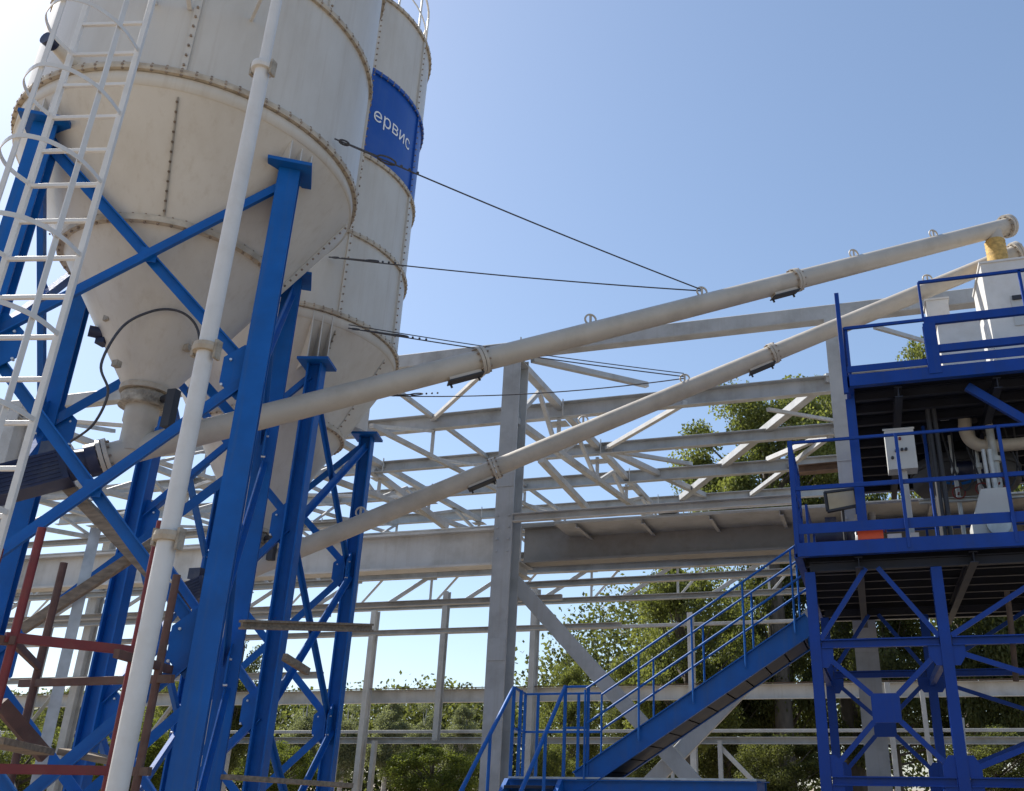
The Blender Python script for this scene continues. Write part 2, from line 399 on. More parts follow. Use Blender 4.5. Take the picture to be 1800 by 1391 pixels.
# roof-plane wind braces; sunlight on some is put into a paler steel colour
for a, b, t, y0, y1, m in [((936, 632), (1137, 677), 10, 14.0, 16.5, M_GREY), ((1067, 788), (1205, 708), 8, 19.35, 16.5, M_PALE),
        ((1072, 793), (1238, 871), 10, 19.35, 25.6, M_GREY), ((1090, 795), (1215, 816), 7, 19.35, 22.1, M_GREY),
        ((1198, 876), (1460, 664), 13, 25.6, 16.5, M_GREY), ((1350, 808), (1470, 757), 9, 22.1, 19.35, M_PALE),
        ((1350, 720), (1475, 741), 6, 16.5, 19.35, M_GREY), ((760, 738), (850, 655), 7, 16.5, 14.0, M_PALE),
        ((654, 828), (785, 927), 11, 19.35, 22.0, M_GREY), ((1538, 575), (1625, 600), 7, 14.0, 16.5, M_GREY),
        ((951, 808), (1030, 892), 11, 16.0, 18.6, M_GREY), ((200, 758), (84, 738), 7, 16.5, 14.1, M_GREY),
        ((1320, 870), (1460, 765), 8, 25.6, 19.35, M_GREY)]:
    hb('wind_brace', a, b, t, y0, y1, 'box', None, m)
# big wall braces between the two front columns
p, q = at(884, 1000, Y=14.25), at(1215, 1370, Y=14.25)
hw('wall_brace', p, lerp(p, q, 1.38), P_box(0.10, 0.235))
p, q = at(1515, 990, Y=14.42), at(1150, 1370, Y=14.42)
hw('wall_brace', p, lerp(p, q, 1.38), P_box(0.10, 0.235))
# far wall: beams, rails, posts and a lattice girder under the far crane beam
def far(name, y_px, x_px, t, kind='C', m=None, z=None):
    P = at(x_px, y_px, Y=YB); h = px_size(t, P)
    hw(name, (-34, YB, P.z), (9, YB, P.z), P_C(0.18, h) if kind == 'C' else P_box(0.16, h), m)
    return P.z
zc_ = far('far_beam', 1222, 900, 23, 'C', M_PALE)
part('far_beam_flange', MB().box((-34, YB - 0.16, zc_ + 0.205), (9, YB - 0.10, zc_ + 0.225)), M_RUSTY, hall)
z1 = far('wall_rail', 1062, 850, 9)
z2 = far('wall_rail', 1112, 780, 5, 'box')
z3 = far('wall_rail', 1286, 900, 5, 'box')
z4 = far('wall_rail', 1302, 900, 11)
z5 = far('wall_rail', 1008, 800, 12)
z6 = far('wall_rail', 945, 800, 9)
for i, x in enumerate(np.arange(-33, 9, 2.62)):
    hw('lattice_bar', (x, YB + 0.1, z1), (x + 1.7, YB + 0.1, z5), P_box(0.08, 0.11), M_GREY)
    hw('lattice_bar', (x + 1.7, YB + 0.1, z5), (x + 1.7, YB + 0.1, z1), P_box(0.06, 0.07), M_GREY)
    hw('lattice_bar', (x + 1.7, YB + 0.16, z1), (x + 2.62, YB + 0.16, z5), P_box(0.05, 0.06), M_PALE)  # thin diagonals: their sunlit look is put into the paler colour
    hw('lattice_bar', (x + .85, YB + 0.16, z5), (x + .4, YB + 0.16, z6), P_box(0.05, 0.06), M_PALE)
    hw('lattice_bar', (x + 1.9, YB + 0.12, z6), (x + 3.1, YB + 0.12, z5), P_box(0.06, 0.09), M_GREY)
    part('gusset_plate', MB().box((x + 1.5, YB + .05, z5 - .17), (x + 1.9, YB + .065, z5 + .12)), M_GREY, hall)
# plan bracing between the purlins in the bays left of the front column, and plates where the members meet
for bi, X in enumerate(FRAME_X[:-2]):
    for k in range(4):
        a, b = (X, X + 5.63) if (k + bi) % 2 else (X + 5.63, X)
        if bi >= 2: continue
        hw('wind_brace', (a, PUR_Y[k] + .1, PUR_Z[k] - .2), (b, PUR_Y[k + 1] - .1, PUR_Z[k + 1] - .2), P_box(.07, .08), M_GREY if k % 2 else M_PALE)
        hw('hanger', ((a + b) / 2, PUR_Y[k + 1], PUR_Z[k + 1] - .15), ((a + b) / 2 + .4, PUR_Y[k] + .6, PUR_Z[k] - 1.3), P_box(.055, .06), M_GREY)
for X in FRAME_X:
    for y, z in zip(PUR_Y, PUR_Z):
        part('gusset_plate', MB().box((X - .19, y - .16, z - .31), (X + .19, y + .16, z - .295)), M_GREY, hall)
        part('purlin_cleat', MB().box((X + .1, y - .13, z - .16), (X + .115, y - .085, z + .2)), M_PALE, hall)
    cb_ = MB()
    for z in (zg - .3, zg - .1, zg + .1, zg + .3):
        for sx in (-.1, .1): cb_.tube((X + sx, 13.77, z), (X + sx, 13.80, z), .018, n=6)
    part('bolts', cb_, M_GREY, hall, stuff=True)
for y in (17.0, 21.6):
    hw('plan_tie', (XL, y, zg - .55 + (y - 15) * .04), (FRAME_X[3], y + .0, zg - .55 + (y - 15) * .04), P_C(.1, .11), M_GREY)
for xp, w, y_top, y_bot in ((646, 17, 1075, 1391), (773, 13, 1041, 1302), (936, 24, 1035, 1391), (1217, 17, 1078, 1391), (418, 7, 1302, 1391), (603, 7, 1302, 1391),
                            (668, 7, 1302, 1391), (1180, 5, 1302, 1391), (1262, 7, 1302, 1391), (1560, 9, 1200, 1391), (1620, 8, 1200, 1391), (220, 9, 1200, 1391), (60, 12, 1060, 1391)):
    P = at(xp, 1213, Y=YB - 0.25); h = px_size(w, P)
    zt = at(xp, y_top, Y=YB - 0.25).z; zb = at(xp, y_bot, Y=YB - 0.25).z if y_bot < 1390 else 0.0
    hw('wall_post', (P.x, YB - 0.25, zb), (P.x, YB - 0.25, zt), P_box(h, 0.16) if w < 12 else P_I(0.16, h, 0.03, 0.03), M_GREY if w != 17 else M_PALE)
hb('wall_brace', (1263, 1310), (1341, 1391), 8, YB - 0.1, None, 'box', 0.08, M_PALE)
# middle row behind the silos: posts, lattice and beams of the left bays
for X in (-20.0, -15.6):
    hw('middle_post', (X, 20.3, 0), (X, 20.3, 7.6), P_I(0.22, 0.26, 0.03, 0.03), M_GREY)
for z in (3.9, 5.35, 6.1, 7.0, 7.6):
    hw('middle_rail', (-30, 20.0, z), (-12.6, 20.0, z), P_C(0.14, 0.15), M_GREY)
for i, x in enumerate(np.arange(-29.5, -13, 1.5)):
    hw('lattice_bar', (x, 20.1, 6.1), (x + 0.75, 20.1, 7.0), P_box(0.06, 0.07), M_GREY if i % 2 else M_PALE)
    hw('lattice_bar', (x + 0.75, 20.1, 7.0), (x + 1.5, 20.1, 6.1), P_box(0.06, 0.07), M_GREY)
for i, x in enumerate((-27, -23, -19)):
    hw('middle_brace', (x, 20.15, 0.3), (x + 2.6, 20.15, 3.9), P_L(0.12, 0.12), M_GREY)
    hw('middle_brace', (x + 2.6, 20.22, 0.3), (x, 20.22, 3.9), P_L(0.12, 0.12), M_GREY)
hb('beam', (1404, 827), (1735, 797), 14, 15.2, None, 'I', 0.2, M_RUSTY)
# end wall bracket boxes and clamps on the front column
part('crane_stop', MB().box((at(1163, 873, Y=15).x, 14.6, zg + 0.42), (at(1195, 873, Y=15).x, 14.9, zg + 0.47)), M_DARK, hall)

# ------------------------------------------------------------------ cement silos
A1 = V((-6.37, 6.49, 0)); A2 = V((-7.80, 10.28, 0))
def silo(label, A, R0, legs, cap_z, nodes, rings, cone_end, joint, seams, band=None):
    s = thing('cement_silo', label, 'silo', (A.x, A.y, 0), 'cement silos')
    zr = rings[0]
    # shell sections between bolted rings
    for i in range(len(rings) - 1):
        o = part('shell_section', MB().lathe(A, [(R0, rings[i] + 0.002), (R0, rings[i + 1] - 0.002)], 96), M_BAND if band == i else M_SILO, s,
                 'blue painted shell section carrying white letters' if band == i else None)
        for sa in seams[i % len(seams)]:
            t = V((math.cos(sa), math.sin(sa), 0)); u = V((-t.y, t.x, 0)); c = A + t * (R0 + 0.012)
            st = MB().plate([c - u * 0.028 + V((0, 0, rings[i] + .03)), c + u * 0.028 + V((0, 0, rings[i] + .03)), c + u * 0.028 + V((0, 0, rings[i + 1] - .03)), c - u * 0.028 + V((0, 0, rings[i + 1] - .03))], 0.03, t)
            so = part('seam_strip', st, M_BAND if band == i else M_SEAM, o)
            bb = MB(); z = rings[i] + 0.08
            while z < rings[i + 1] - 0.05:
                bb.tube(c + t * 0.012 + V((0, 0, z)), c + t * 0.032 + V((0, 0, z)), 0.012, n=6); z += 0.115
            part('bolts', bb, M_BOLT, o, stuff=True)
    for i, z in enumerate(rings):
        rg = part('flange_ring', MB().lathe(A, [(R0 - 0.02, z - 0.03), (R0 + 0.036, z - 0.03), (R0 + 0.04, z - 0.002), (R0 + 0.04, z + 0.002), (R0 + 0.036, z + 0.03), (R0 - 0.02, z + 0.03)], 96, False), M_BAND if band is not None and i == band + 1 else M_RING, s)
        bb = MB(); nb = 84
        for k in range(nb):
            t = 2 * math.pi * k / nb; c = A + V((math.cos(t) * (R0 + 0.026), math.sin(t) * (R0 + 0.026), z))
            bb.tube(c - V((0, 0, 0.042)), c + V((0, 0, 0.042)), 0.012, n=6)
            bb.tube(c + V((math.cos(t), math.sin(t), 0)) * 0.01, c + V((math.cos(t), math.sin(t), 0)) * 0.019, 0.013, n=6)
        part('bolts', bb, M_BOLT, rg, stuff=True)
    # skirt and cone
    part('skirt', MB().lathe(A, [(R0 - 0.004, zr - 0.036), (R0 - 0.004, zr - 0.17), (R0 - 0.03, zr - 0.175)], 96), M_SILO, s)
    ze, re = cone_end; zj, rj = joint
    part('upper_cone', MB().lathe(A, [(R0 - 0.02, zr - 0.172), (rj, zj + 0.002)], 96), M_SILO, s)
    part('lower_cone', MB().lathe(A, [(rj, zj - 0.002), (re, ze)], 80), M_SILO, s)
    jr = part('cone_ring', MB().lathe(A, [(rj - 0.02, zj - 0.03), (rj + 0.045, zj - 0.03), (rj + 0.045, zj + 0.03), (rj + 0.0, zj + 0.03)], 80, False), M_RING, s)
    bb = MB()
    for k in range(56):
        t = 2 * math.pi * k / 56; c = A + V((math.cos(t) * (rj + 0.022), math.sin(t) * (rj + 0.022), zj))
        bb.tube(c - V((0, 0, 0.05)), c + V((0, 0, 0.05)), 0.012, n=6)
    part('bolts', bb, M_BOLT, jr, stuff=True)
    slope_n = V((zr - 0.19 - zj, 0, -(R0 - 0.05 - rj))).normalized()
    bs = MB(); bo = MB()
    for k, sa in enumerate(seams[-1] + seams[0][:1]):
        t = V((math.cos(sa), math.sin(sa), 0)); u = V((-t.y, t.x, 0))
        n = V((t.x * slope_n.x, t.y * slope_n.x, slope_n.z))
        ru = rj + (zr - 0.22 - zj) / (zr - 0.172 - zj) * (R0 - 0.02 - rj); rl_ = rj + 0.05 / (zr - 0.172 - zj) * (R0 - 0.02 - rj)
        a = A + t * ru + V((0, 0, zr - 0.22)) + n * 0.008; b = A + t * rl_ + V((0, 0, zj + 0.05)) + n * 0.008
        part('cone_seam', MB().plate([a - u * 0.007, a + u * 0.007, b + u * 0.007, b - u * 0.007], 0.012, n), M_SEAM, s)
        for j in range(12):
            c = lerp(a, b, (j + 0.5) / 12) + n * 0.012
            bo.tube(c, c + n * 0.016, 0.012, n=6)
        a2 = A + t * (rj - 0.03) + V((0, 0, zj - 0.05)); b2 = A + t * (re + 0.25) + V((0, 0, ze + 0.42))
    part('bolts', bo, M_BOLT, s, stuff=True)
    # legs with caps, stiffeners, gussets and cross braces
    C = sum((V((x, y, 0)) for x, y in legs), V()) / 4
    for i, (x, y) in enumerate(legs):
        nx = legs[(i + 1) % 4]; ed = V((legs[1][0] - legs[0][0], legs[1][1] - legs[0][1], 0)).normalized()
        lg = part('leg', MB().prism((x, y, 0), (x, y, cap_z - 0.02), P_I(0.195, 0.19, 0.022, 0.016), ed.cross(V((0, 0, 1)))), M_BLUE, s)
        b1 = V((x, y, 0)); o2 = (b1 - C).normalized(); sd = V((-o2.y, o2.x, 0))
        def rot(l, w, z): return b1 + ed * l + ed.cross(V((0, 0, 1))) * w + V((0, 0, z))
        part('cap_plate', MB().plate([rot(-.2, -.2, cap_z), rot(.2, -.2, cap_z), rot(.2, .2, cap_z), rot(-.2, .2, cap_z)], 0.035, (0, 0, 1)), M_BLUE, lg)
        part('base_plate', MB().plate([rot(-.2, -.2, .03), rot(.2, -.2, .03), rot(.2, .2, .03), rot(-.2, .2, .03)], 0.04, (0, 0, 1)), M_BLUE, lg)
        for off in (-0.13, 0, 0.13):
            r_leg = (b1 - C).length
            inner = C + o2 * min(R0 - 0.07, r_leg + 0.0) + sd * off
            outer = C + o2 * (R0 - 0.03) + sd * off
            rin = R0 - 0.05 - (zr - 0.19 - cap_z) / (zr - 0.19 - zj) * (R0 - 0.05 - rj) - 0.02
            pin = C + o2 * rin + sd * off
            part('stiffener', MB().plate([outer + V((0, 0, zr - 0.06)), outer + V((0, 0, cap_z + 0.02)) , pin + V((0, 0, cap_z + 0.02)), pin + V((0, 0, zr - 0.16))], 0.014, sd), M_SILO, s)
    zl = [cap_z - 0.12] + nodes
    for i in range(4):
        a, b = V((*legs[i], 0)), V((*legs[(i + 1) % 4], 0))
        ed = (b - a).normalized(); nn = ed.cross(V((0, 0, 1)))
        if nn.dot(a - C) < 0: nn = -nn
        for k in range(len(zl) - 1):
            zu, zd = zl[k], zl[k + 1]
            for (p, q, off) in ((a + V((0, 0, zu)), b + V((0, 0, zd)), -0.035), (b + V((0, 0, zu)), a + V((0, 0, zd)), 0.03)):
                d = (q - p).normalized()
                part('brace', MB().prism(p + d * 0.09 + nn * off, q - d * 0.09 + nn * off, P_L(0.095, 0.055, 0.012), nn), M_BLUE, s)
            m = (a + b) / 2 + V((0, 0, (zu + zd) / 2))
            part('brace_plate', MB().plate([m + ed * x + V((0, 0, z)) for x, z in ((-.07, -.07), (.07, -.07), (.07, .07), (-.07, .07))], 0.012, nn), M_BLUE, s)
        for z in nodes:
            for o, sg in ((a, 1), (b, -1)):
                g0 = o + V((0, 0, z)) + nn * 0.0
                g = part('gusset', MB().plate([g0 + ed * sg * x + V((0, 0, zz)) for x, zz in ((.03, -.26), (.12, -.26), (.27, -.12), (.27, .12), (.12, .26), (.03, .26))], 0.016, nn), M_BLUE, s)
                bb = MB()
                for zz in (-0.13, 0.09):
                    c = g0 + ed * sg * (0.21 if abs(zz) < .1 else .25) + V((0, 0, zz * 1.1)) + nn * 0.06
                    bb.tube(c - nn * 0.07, c - nn * 0.03, 0.012, n=6)
                part('bolts', bb, M_ZINC, g, stuff=True)
    return s

L1, B1, BR1, BL1 = (-6.68, 5.02), (-4.93, 6.16), (-6.06, 7.96), (-7.84, 6.80)
def ang(A, x, y, D):
    P = at(x, y, D=D); return math.atan2(P.y - A.y, P.x - A.x)
def seam_angle(A, x, y, r):
    P = on_cyl(x, y, A, r); return math.atan2(P.y - A.y, P.x - A.x)
sa1 = seam_angle(A1, 338, 60, 1.63)
sa2 = [seam_angle(A2, 656, 130, 1.62), seam_angle(A2, 736, 190, 1.62)]
h = math.pi / 2
sm1 = [[sa1 + k * h for k in range(4)], [sa1 + 0.75 + k * h for k in range(4)], [sa1 + k * h for k in range(4)]]
sa2b = sa2[0]; sa2c = sa2[1]
sm2 = [[sa2b, sa2c, sa2b + math.pi]] * 3 + [[sa2b, sa2c - .06, sa2b + math.pi]] * 2
silo1 = silo('large white cement silo nearest the camera, above the navy motor and behind the caged ladder', A1, 1.63, [L1, B1, BR1, BL1], 7.0, [4.86, 2.56, 0.25],
             [7.44, 8.98, 10.5, 12.0, 13.5], (4.98, 0.20), (6.27, 0.985), sm1)
P1, P2 = (-6.50, 9.28), (-7.22, 11.88)
P3, P4 = (-8.30, 8.72), (-9.10, 11.15)
silo2 = silo('white cement silo standing behind, with a blue lettered band and a roof railing', A2, 1.62, [P1, P2, P4, P3], 6.55, [4.43, 2.3, 0.25],
             [7.35, 8.65, 10.0, 11.55, 13.05], (4.66, 0.20), (6.05, 0.98), sm2, band=2)
# roofs
part('roof', MB().lathe(A1, [(1.63, 13.53), (0.5, 14.1), (0.0, 14.15)], 64), M_SILO, silo1)
part('roof', MB().lathe(A2, [(1.62, 13.08), (0.5, 13.5), (0.0, 13.55)], 64), M_SILO, silo2)
rl = part('roof_railing', MB().path([A2 + V((1.52 * math.cos(t), 1.52 * math.sin(t), 14.15)) for t in np.linspace(0, 2 * math.pi, 49)[:-1]], 0.02, 6, True), M_WHITE, silo2)
part('railing_hoop', MB().path([A2 + V((1.52 * math.cos(t), 1.52 * math.sin(t), 13.65)) for t in np.linspace(0, 2 * math.pi, 49)[:-1]], 0.014, 6, True), M_WHITE, rl)
for k in range(16):
    t = 2 * math.pi * k / 16 + 0.1; c = A2 + V((1.52 * math.cos(t), 1.52 * math.sin(t), 0))
    part('railing_post', MB().tube(c + V((0, 0, 13.1)), c + V((0, 0, 14.15)), 0.018, n=8), M_WHITE, rl)
# lettering on the blue band
def band_text():
    cu = bpy.data.curves.new('text', 'FONT'); cu.body = 'ервис'; cu.size = 1.0; cu.resolution_u = 4
    to = bpy.data.objects.new('text', cu); col.objects.link(to)
    bpy.context.view_layer.update()
    me = bpy.data.meshes.new_from_object(to.evaluated_get(bpy.context.evaluated_depsgraph_get()))
    bpy.data.objects.remove(to)
    vs = [v.co.copy() for v in me.vertices]; fs = [list(p.vertices) for p in me.polygons]
    bpy.data.meshes.remove(me)
    w = max(v.x for v in vs)
    a = on_cyl(654, 213, A2, 1.62); b = on_cyl(719, 259, A2, 1.62)
    t0 = math.atan2(a.y - A2.y, a.x - A2.x); t1 = math.atan2(b.y - A2.y, b.x - A2.x)
    width = (t1 - t0) * 1.62; k = width / w; z0 = (a.z + b.z) / 2 - 0.02
    mb = MB(); rr = 1.62 + 0.006
    mb.add([(A2.x + rr * math.cos(t0 + v.x * k / 1.62), A2.y + rr * math.sin(t0 + v.x * k / 1.62), z0 + v.y * k * 1.12) for v in vs], fs)
    part('lettering', mb, M_LETTER, silo2, 'white Cyrillic letters on the blue band')
    print('TEXT', width, k, z0, t0, t1)
band_text()
# outlet throat, valve and drop pipe of each silo
def outlet(s, A, ze, zt):
    part('outlet_flange', MB().lathe(A, [(0.0, ze + 0.02), (0.235, ze + 0.02), (0.235, ze - 0.03), (0.0, ze - 0.03)], 32, False), M_RING, s)
    part('butterfly_valve', MB().lathe(A, [(0.0, ze - 0.03), (0.19, ze - 0.03), (0.215, ze - 0.07), (0.20, ze - 0.13), (0.22, ze - 0.17), (0.0, ze - 0.17)], 32), M_DIRTY, s)
    part('valve_lever', MB().tube(A + V((0.2, 0, ze - 0.1)), A + V((0.36, -0.05, ze - 0.1)), 0.035, n=8).box((A.x + 0.33, A.y - 0.1, ze - 0.42), (A.x + 0.42, A.y - 0.02, ze - 0.05)), M_DARK, s)
    part('drop_pipe', MB().lathe(A, [(0.15, ze - 0.17), (0.15, ze - 0.32), (0.135, ze - 0.34), (0.135, zt)], 32), M_TUBE, s)
S1 = at(228, 790, D=math.hypot(A1.x, A1.y)); S1.x, S1.y = A1.x, A1.y
E1 = at(1770, 398, Y=12.35)
S2 = at(442, 1004, D=math.hypot(A2.x, A2.y)); S2.x, S2.y = A2.x, A2.y
E2 = at(1786, 445, Y=12.75)
outlet(silo1, A1, 4.98, S1.z - 0.03); outlet(silo2, A2, 4.66, S2.z - 0.03)
# small vibrators and clamps on the near cone, level nozzle high on its side
for (x, y, rr) in ((345, 603, 0.42), (185, 588, 0.45)):
    c = on_cyl(x, y, A1, rr); t = V((c.x - A1.x, c.y - A1.y, 0)).normalized()
    part('vibrator', MB().tube(c - t * 0.02, c + t * 0.14, 0.055, n=10).box((c.x - .05, c.y - .05, c.z - .11), (c.x + .05, c.y + .05, c.z - .055)), M_NAVY, silo1)
for (x, y) in ((205, 640), (190, 560), (330, 612)):
    c = on_cyl(x, y, A1, 0.36 + (690 - y) * 0.0012); part('weld_lug', MB().box((c.x - .03, c.y - .03, c.z - .03), (c.x + .03, c.y + .03, c.z + .03)), M_DIRTY, silo1)
c = on_cyl(128, 108, A1, 1.63); t = V((c.x - A1.x, c.y - A1.y, 0)).normalized()
part('level_nozzle', MB().tube(c - t * .02, c + t * 0.2, 0.085, 0.05, n=14), M_SILO, silo1)
part('level_sensor', MB().tube(c + t * 0.2, c + t * 0.30, 0.06, n=14), M_NAVY, silo1)

# air hose looping over the near cone
hp = [(190, 690, 5.0), (178, 640, .0), (215, 575, 0), (265, 548, 0), (305, 545, 0), (335, 560, 0), (350, 590, 0), (348, 640, 0), (330, 690, 0)]
pts = []
for x, y, _ in hp: pts.append(at(x, y, D=math.hypot(A1.x, A1.y) - 0.62))
pts2 = [at(125, 776, D=math.hypot(A1.x, A1.y) - 0.3), at(165, 745, D=math.hypot(A1.x, A1.y) - 0.5)] + pts
part('air_hose', MB().path(smooth_path(pts2), 0.012, 6), M_WIRE, silo1)

# ------------------------------------------------------------------ screw conveyors
def px_of(P):
    q = V(P) - EYE; z = q.dot(fw); return CX + FPX * q.dot(RT) / z, CY - FPX * q.dot(UP) / z
def frac_at(S, E, x):
    lo, hi = 0.0, 1.0
    for _ in range(40):
        m = (lo + hi) / 2
        if px_of(lerp(S, E, m))[0] < x: lo = m
        else: hi = m
    return lo
def conveyor(label, S, E, back, coup, eyes, mot):
    d = (E - S).normalized(); r = 0.122
    th = thing('screw_conveyor', label, 'conveyor', (S.x, S.y, 0), 'screw conveyors')
    upv = (V((0, 0, 1)) - d * d.z).normalized(); sd = d.cross(upv)
    L = (E - S).length
    start = S - d * back
    coup = [frac_at(start, E, c) for c in coup]; eyes = [frac_at(start, E, c) for c in eyes]
    cuts = [0.0] + [((E - start).length) * c for c in coup] + [(E - start).length]
    Lt = cuts[-1]
    for i in range(len(cuts) - 1):
        part('tube_section', MB().tube(start + d * (cuts[i] + 0.03), start + d * (cuts[i + 1] - 0.03), r, n=28), M_TUBE, th)
    for k, c in enumerate(cuts):
        p = start + d * c
        e = 0.032 if 0 < k < len(cuts) - 1 else 0.05
        part('flange', MB().tube(p - d * 0.04, p - d * 0.004, r + e, n=28).tube(p + d * 0.004, p + d * 0.04, r + e, n=28), M_TUBE, th)
        bb = MB()
        for j in range(10):
            t = 2 * math.pi * j / 10; o = (upv * math.cos(t) + sd * math.sin(t)) * (r + 0.018)
            bb.tube(p + o - d * 0.065, p + o + d * 0.065, 0.011, n=6)
        part('bolts', bb, M_BOLT, th, stuff=True)
        if 0 < k < len(cuts) - 1:
            q0 = p - d * 0.42
            hh = MB()
            for (l0, l1, w, z0, z1) in ((0, 0.36, 0.06, -r - 0.02, -0.04),):
                c8 = [q0 + d * l + sd * s * w + upv * z for l in (l0, l1) for s in (-1, 1) for z in (z0, z1)]
                hh.add(c8, [[0, 1, 3, 2], [4, 6, 7, 5], [0, 4, 5, 1], [2, 3, 7, 6], [0, 2, 6, 4], [1, 5, 7, 3]])
            part('inspection_hatch', hh, M_TUBE, th)
            lid = MB(); lid.plate([q0 + d * l + sd * s + upv * (-r - 0.028) for l, s in ((-.02, -.075), (.38, -.075), (.38, .075), (-.02, .075))], 0.014, upv)
            for l in (0.02, 0.34):
                lid.tube(q0 + d * l + sd * -0.06 + upv * (-r - .07), q0 + d * l + sd * -0.06 + upv * (-r - .01), 0.014, n=6)
            part('hatch_lid', lid, M_DARK, th)
    for c in eyes:
        p = start + d * (Lt * c) + upv * (r + 0.035)
        part('lifting_eye', MB().path([p + (d * math.cos(t) + upv * math.sin(t)) * 0.065 for t in np.linspace(-0.5, math.pi + 0.5, 13)], 0.012, 6)
             .box((p.x - .012, p.y - .012, p.z - .05), (p.x + .012, p.y + .012, p.z + .05)), M_TUBE, th)
    # gear motor on the low end
    if mot:
        g = MB().tube(start - d * 0.05, start - d * 0.14, r + 0.03, n=20).tube(start - d * 0.14, start - d * 0.30, r - 0.005, r + 0.02, n=20)
        part('gearbox', g, M_NAVY, th)
        m = MB(); e0 = start - d * 0.30; ln = mot
        c8 = [e0 - d * l + sd * s * 0.15 + upv * z for l in (0, ln) for s in (-1, 1) for z in (-.15, .13)]
        m.add(c8, [[0, 1, 3, 2], [4, 6, 7, 5], [0, 4, 5, 1], [2, 3, 7, 6], [0, 2, 6, 4], [1, 5, 7, 3]])
        part('motor', m, M_NAVY, th)
        fins = MB()
        for j in range(7):
            z = -.12 + j * .038
            fins.plate([e0 - d * l + sd * s + upv * z for l, s in ((.05, -.158), (ln - .05, -.158), (ln - .05, .158), (.05, .158))], 0.010, upv)
        part('cooling_fins', fins, M_NAVY, th)
        part('terminal_box', MB().box((e0.x - .3, e0.y - .08, e0.z + .10), (e0.x - .12, e0.y + .08, e0.z + .24)), M_NAVY, th)
    return th, start, d, upv, r, Lt, eyes
cv1 = conveyor('pale upper screw conveyor from the near silo up to the yellow hose', S1, E1, 0.24, [847, 1398], [1047, 1243, 1510, 1650], 0.62)
cv2 = conveyor('pale lower screw conveyor crossing in front of the tall grey column', S2, E2, 0.22, [870, 1358], [640, 1033, 1212, 1640], 0.5)
# spouts at the top ends
def spout(cv, E, back):
    th, st, d, upv, r, Lt, _e = cv
    p = E - d * back
    return p
p1 = spout(cv1, E1, 0.30)
zbox = at(1750, 480, Y=p1.y).z
part('discharge_spout', MB().tube(p1 - V((0, 0, 0.05)), p1 - V((0, 0, 0.20)), 0.12, n=20), M_TUBE, cv1[0])
hose = MB(); zz = p1.z - 0.19; prof = []
while zz > zbox:
    prof += [(0.125, zz), (0.142, zz - 0.025)]; zz -= 0.05
hose.lathe(V((p1.x, p1.y, 0)), prof, 24)
part('canvas_hose', hose, M_HOSE, cv1[0], 'yellow ribbed hose under the end of the conveyor')
p2 = spout(cv2, E2, 0.3)
part('discharge_spout', MB().tube(p2 - V((0, 0, 0.05)), p2 - V((0, 0, 0.42)), 0.12, n=20), M_TUBE, cv2[0])

# ------------------------------------------------------------------ stay cables
def cable(label, P, Q, chain, sag=0.05, double=False):
    mb = MB(); n = 16
    pts = [lerp(P, Q, i / n) - V((0, 0, sag * 4 * (i / n) * (1 - i / n))) for i in range(n + 1)]
    th = thing('stay_cable', label, 'cable', (P.x, P.y, P.z), 'stay cables between silos and conveyors')
    part('wire_rope', MB().path(pts, 0.0085, 6), M_WIRE, th)
    if double: part('wire_rope', MB().path([p + V((0, 0, 0.05)) for p in pts], 0.007, 6), M_WIRE, th)
    d = (Q - P).normalized(); u = d.orthogonal().normalized()
    tb = MB()
    tb.tube(P + d * chain * .35, P + d * chain, 0.011, n=8)
    tb.path([P + d * (0.1 + 0.05 * math.cos(t)) + u * 0.022 * math.sin(t) for t in np.linspace(0, 2 * math.pi, 16)[:-1]], 0.01, 6, True)
    tb.path([P + d * (chain + 0.1 + 0.1 * math.cos(t)) + u * 0.035 * math.sin(t) for t in np.linspace(0, 2 * math.pi, 16)[:-1]], 0.01, 6, True)
    part('turnbuckle', tb, M_WIRE, th)
    cl = MB()
    for k in range(3):
        c = P + d * (chain + 0.26 + k * 0.09); cl.ball(c, 0.016, 5)
    part('rope_clip', cl, M_WIRE, th)
    return th
def eye_pt(cv, k): th, st, d, upv, r, Lt, ey = cv; c = ey[k]; return st + d * (Lt * c) + upv * (r + 0.07)
Q1, Q2 = eye_pt(cv1, 1), eye_pt(cv2, 2)
cable('stay cable sloping steeply from the near silo ring to the upper conveyor', on_cyl(588, 244, A1, 1.68), Q1, 0.45, 0.03)
cable('nearly level stay cable behind the near silo cone ending at the upper conveyor', on_cyl(578, 452, A2, 1.66), Q1 + V((0.0, 0.02, -0.01)), 0.55, 0.04)
cable('doubled stay cable from the back silo lower ring to the lower conveyor', on_cyl(612, 577, A2, 1.67), Q2, 0.6, 0.03, True)
P_ = on_cyl(684, 694, A2, 1.5)
cable('lowest stay cable crossing the grey column just above its upper beam', at(684, 696, D=math.hypot(A2.x, A2.y) + 0.3), Q2 + V((0, 0.02, -0.02)), 0.35, 0.10)

